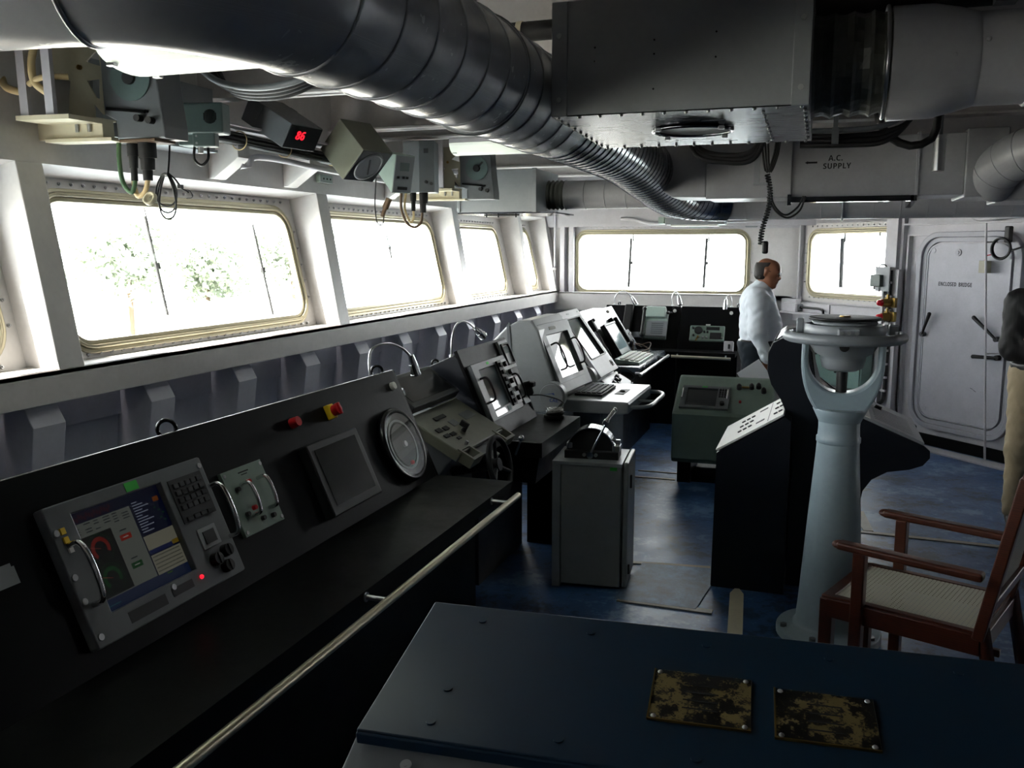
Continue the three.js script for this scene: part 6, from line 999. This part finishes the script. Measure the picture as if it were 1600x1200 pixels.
{ // man with the white shirt, in profile, looking to the right and holding papers
  const px = -0.47, pz = -7.7;
  const t = wthing('person', 'person in white shirt and dark blue trousers standing by the far console holding papers', 'person', [px, 0, pz]);
  const q = (x, y, z) => [px + x, y, pz + z];
  const hc = q(0.055, 1.552, 0.0), H = headBones(hc, [0.97, -0.22, 0.12], [0.2, 0.97, 0]);
  const neck = [[q(-0.01, 1.38, 0), q(0.03, 1.49, 0), 0.06, 0.055]];
  const torso = [[q(-0.02, 1.32, -0.11), q(-0.02, 1.32, 0.11), 0.095, 0.095], [q(-0.015, 1.30, 0), q(0.01, 1.10, 0), 0.135, 0.145, [1, 1, 1.1]], [q(0.02, 1.12, 0), q(0.01, 0.99, 0), 0.15, 0.14, [1, 1, 1.08]]];
  const armR = [[q(-0.01, 1.36, 0.175), q(0.0, 1.09, 0.215), 0.062, 0.05], [q(0.0, 1.09, 0.215), q(0.085, 0.87, 0.19), 0.047, 0.036]], armL = [[q(-0.01, 1.36, -0.175), q(0.02, 1.09, -0.22), 0.062, 0.05], [q(0.02, 1.09, -0.22), q(0.12, 0.88, -0.16), 0.047, 0.036]];
  const hR = hand(q(0.09, 0.855, 0.19), [0.15, -1, -0.1], [-0.5, 0, -1], 0.8, -1), hL = hand(q(0.125, 0.865, -0.155), [0.2, -1, 0.1], [0, 0, 1], 0.7, 1);
  const legs = [[q(-0.02, 0.92, 0.085), q(-0.01, 0.5, 0.09), 0.105, 0.068], [q(-0.01, 0.5, 0.09), q(-0.035, 0.09, 0.09), 0.064, 0.045], [q(-0.02, 0.92, -0.085), q(0.03, 0.5, -0.09), 0.105, 0.068], [q(0.03, 0.5, -0.09), q(0.0, 0.09, -0.09), 0.064, 0.045], [q(-0.01, 0.98, -0.06), q(-0.01, 0.98, 0.06), 0.14, 0.14]];
  const feet = [[q(-0.06, 0.05, 0.09), q(0.13, 0.04, 0.10), 0.045, 0.038, [1, 0.9, 1]], [q(-0.02, 0.05, -0.09), q(0.16, 0.04, -0.10), 0.045, 0.038, [1, 0.9, 1]]];
  const bodyBones = [...torso, ...armR, ...armL, ...legs, ...feet.map((b) => [b[0], b[1], b[2] - 0.012, b[3] - 0.012, b[4]]), ...neck];
  mesh('body', [solid(bodyBones.map((b) => [b[0], b[1], b[2] * 0.72, b[3] * 0.72, b[4]]), 0.03, 0.012), solid([...neck, ...H.skull], 0.022, 0.006), solid(hR, 0.008, 0.0035), solid(hL, 0.008, 0.0035)], M.skin, t, { label: 'brown skinned head and hands' });
  const fold = (d, x, y, z) => d + 0.004 * Math.sin(y * 70 + Math.sin(x * 40 + z * 30) * 2.2) * Math.sin(z * 26 + y * 18);
  mesh('shirt', solid([...grow(torso, 0.012), ...armR.map((b, i) => [b[0], b[1], b[2] + 0.014, b[3] + 0.014]), ...armL.map((b) => [b[0], b[1], b[2] + 0.014, b[3] + 0.014]), [q(-0.012, 1.39, 0), q(0.008, 1.435, 0), 0.078, 0.07]], 0.05, 0.010, (d, x, y, z) => Math.max(fold(d, x, y, z), 0.985 - y + (Math.abs(z - pz) > 0.165 || x - px > 0.06 && Math.abs(z - pz) > 0.12 ? -9 : 0))), M.shirt, t, { label: 'white long sleeved shirt' });
  mesh('trousers', solid(grow(legs, 0.012), 0.05, 0.012, (d, x, y, z) => Math.max(fold(d, x, y, z), y - 0.995)), M.jeans, t, { label: 'dark blue trousers' });
  mesh('belt', solid([[q(-0.005, 0.985, -0.055), q(-0.005, 0.985, 0.055), 0.152, 0.152]], 0.02, 0.012, (d, x, y, z) => Math.max(d, Math.abs(y - 0.985) - 0.018)), M.belt, t);
  mesh('shoe', feet.map((b) => solid([b], 0.01, 0.010, (d, x, y) => Math.max(d, 0.002 - y))), M.shoe, t);
  mesh('hair', solid([[H.P(-0.035, 0.03, 0), H.P(-0.02, 0.045, 0), 0.083, 0.078], [H.P(-0.045, -0.02, 0.03), H.P(-0.045, -0.02, -0.03), 0.058, 0.058]], 0.03, 0.006, (d, x, y, z) => { const v = V(x, y, z).sub(V(...H.P(0, 0, 0))), F = V(0.97, -0.22, 0.12).normalize(), a = v.dot(F); return Math.max(d, a - 0.012, y - hc[1] - 0.085, hc[1] - 0.055 - y); }), M.hair, t, { label: 'short dark hair round a bald crown' });
  mesh('spectacles', [rod(H.P(0.098, 0.012, 0.03), H.P(0.02, 0.018, 0.078), 0.002, 6), torus(0.018, 0.002, ...H.P(0.1, 0.008, 0.032), [0, PI / 2 - 0.1, 0], 20, 6), torus(0.018, 0.002, ...H.P(0.1, 0.008, -0.032), [0, PI / 2 - 0.1, 0], 20, 6)], M.spectacles, t);
  mesh('eye', [sp(0.008, ...H.P(0.083, 0.01, 0.03)), sp(0.008, ...H.P(0.083, 0.01, -0.03))], M.wirewhite, t);
  const pp = thing('papers', 'white sheets of paper held low by the person in the white shirt', 'papers', [0, 0, 0]);
  frameOf(pp, [px + 0.0, 0.72, pz + 0.225], [0.8, 0.58, 0.0], [-0.58, 0.8, 0.05]);
  mesh('sheet', bx(0.21, 0.20, 0.003, 0, 0, 0, 0), M.paper, pp); mesh('sheet', bx(0.205, 0.2, 0.002, 0.004, -0.003, 0.004, 0, [0, 0, 0.04]), M.paper, pp);
}
{ // man with dark striped shirt and khaki trousers at the right, arms folded
  const px = 1.36, pz = -6.28;
  const t = wthing('person', 'person in dark striped shirt and khaki trousers standing near the door', 'person', [px, 0, pz]);
  const q = (x, y, z) => [px + x, y, pz + z];
  const hc = q(0.02, 1.63, 0.06), H = headBones(hc, [-0.15, 0, 1]);
  const neck = [[q(0, 1.46, 0.0), q(0.01, 1.57, 0.03), 0.06, 0.056]];
  const torso = [[q(-0.12, 1.40, 0), q(0.12, 1.40, 0), 0.095, 0.095], [q(0, 1.36, 0), q(0, 1.15, 0.02), 0.14, 0.145, [1.12, 1, 0.95]], [q(0, 1.18, 0.02), q(0, 1.03, 0.01), 0.15, 0.148, [1.08, 1, 1]]];
  const armR = [[q(-0.195, 1.42, 0), q(-0.215, 1.14, 0.05), 0.064, 0.054], [q(-0.215, 1.14, 0.05), q(0.02, 1.13, 0.19), 0.052, 0.038]], armL = [[q(0.195, 1.42, 0), q(0.215, 1.14, 0.05), 0.064, 0.054], [q(0.215, 1.14, 0.05), q(-0.02, 1.19, 0.22), 0.052, 0.038]];
  const hR = hand(q(0.03, 1.13, 0.195), [1, 0.1, 0.1], [0, 0, -1], 0.5, 1), hL = hand(q(-0.03, 1.19, 0.225), [-1, 0.05, 0.0], [0, 0, -1], 0.5, -1);
  const legs = [[q(-0.095, 0.95, 0), q(-0.115, 0.5, 0.02), 0.105, 0.072], [q(-0.115, 0.5, 0.02), q(-0.125, 0.1, -0.01), 0.068, 0.05], [q(0.095, 0.95, 0), q(0.115, 0.5, 0.02), 0.105, 0.072], [q(0.115, 0.5, 0.02), q(0.13, 0.1, -0.01), 0.068, 0.05], [q(-0.06, 1.0, 0), q(0.06, 1.0, 0), 0.13, 0.13]];
  const feet = [[q(-0.125, 0.045, -0.04), q(-0.15, 0.04, 0.15), 0.043, 0.038, [1, 0.9, 1]], [q(0.13, 0.045, -0.04), q(0.16, 0.04, 0.15), 0.043, 0.038, [1, 0.9, 1]]];
  mesh('body', [solid([...torso, ...armR, ...armL, ...legs, ...feet, ...neck].map((b) => [b[0], b[1], b[2] - 0.013, b[3] - 0.013, b[4]]), 0.05, 0.016), solid([...neck, ...H.skull], 0.022, 0.007), solid(hR, 0.008, 0.004), solid(hL, 0.008, 0.004)], M.skin, t);
  const fold = (d, x, y, z) => d + 0.004 * Math.sin(y * 60 + Math.sin(x * 40 + z * 30) * 2.2) * Math.sin(x * 26 + y * 18);
  mesh('shirt', solid([...grow(torso, 0.014), ...grow(armR, 0.016), ...grow(armL, 0.016), [q(0, 1.47, 0), q(0, 1.51, 0.01), 0.08, 0.07]], 0.05, 0.011, (d, x, y, z) => Math.max(fold(d, x, y, z), 1.02 - y)), M.darkshirt, t, { label: 'dark striped shirt' });
  mesh('trousers', solid(grow(legs, 0.016), 0.05, 0.012, (d, x, y, z) => Math.max(fold(d, x, y, z), y - 1.03)), M.khaki, t, { label: 'khaki trousers' });
  mesh('belt', solid([[q(-0.058, 1.03, 0), q(0.058, 1.03, 0), 0.155, 0.155]], 0.02, 0.012, (d, x, y) => Math.max(d, Math.abs(y - 1.03) - 0.02)), M.belt, t);
  mesh('shoe', feet.map((b) => solid([b], 0.01, 0.010, (d, x, y) => Math.max(d, 0.002 - y))), M.shoe, t);
  mesh('hair', solid([[H.P(-0.03, 0.04, 0), H.P(0.0, 0.055, 0), 0.084, 0.08]], 0.03, 0.008, (d, x, y, z) => Math.max(d, z - pz - 0.06 - 0.05, hc[1] - 0.02 - y)), M.hair, t);
}
renderer.render(scene, camera);
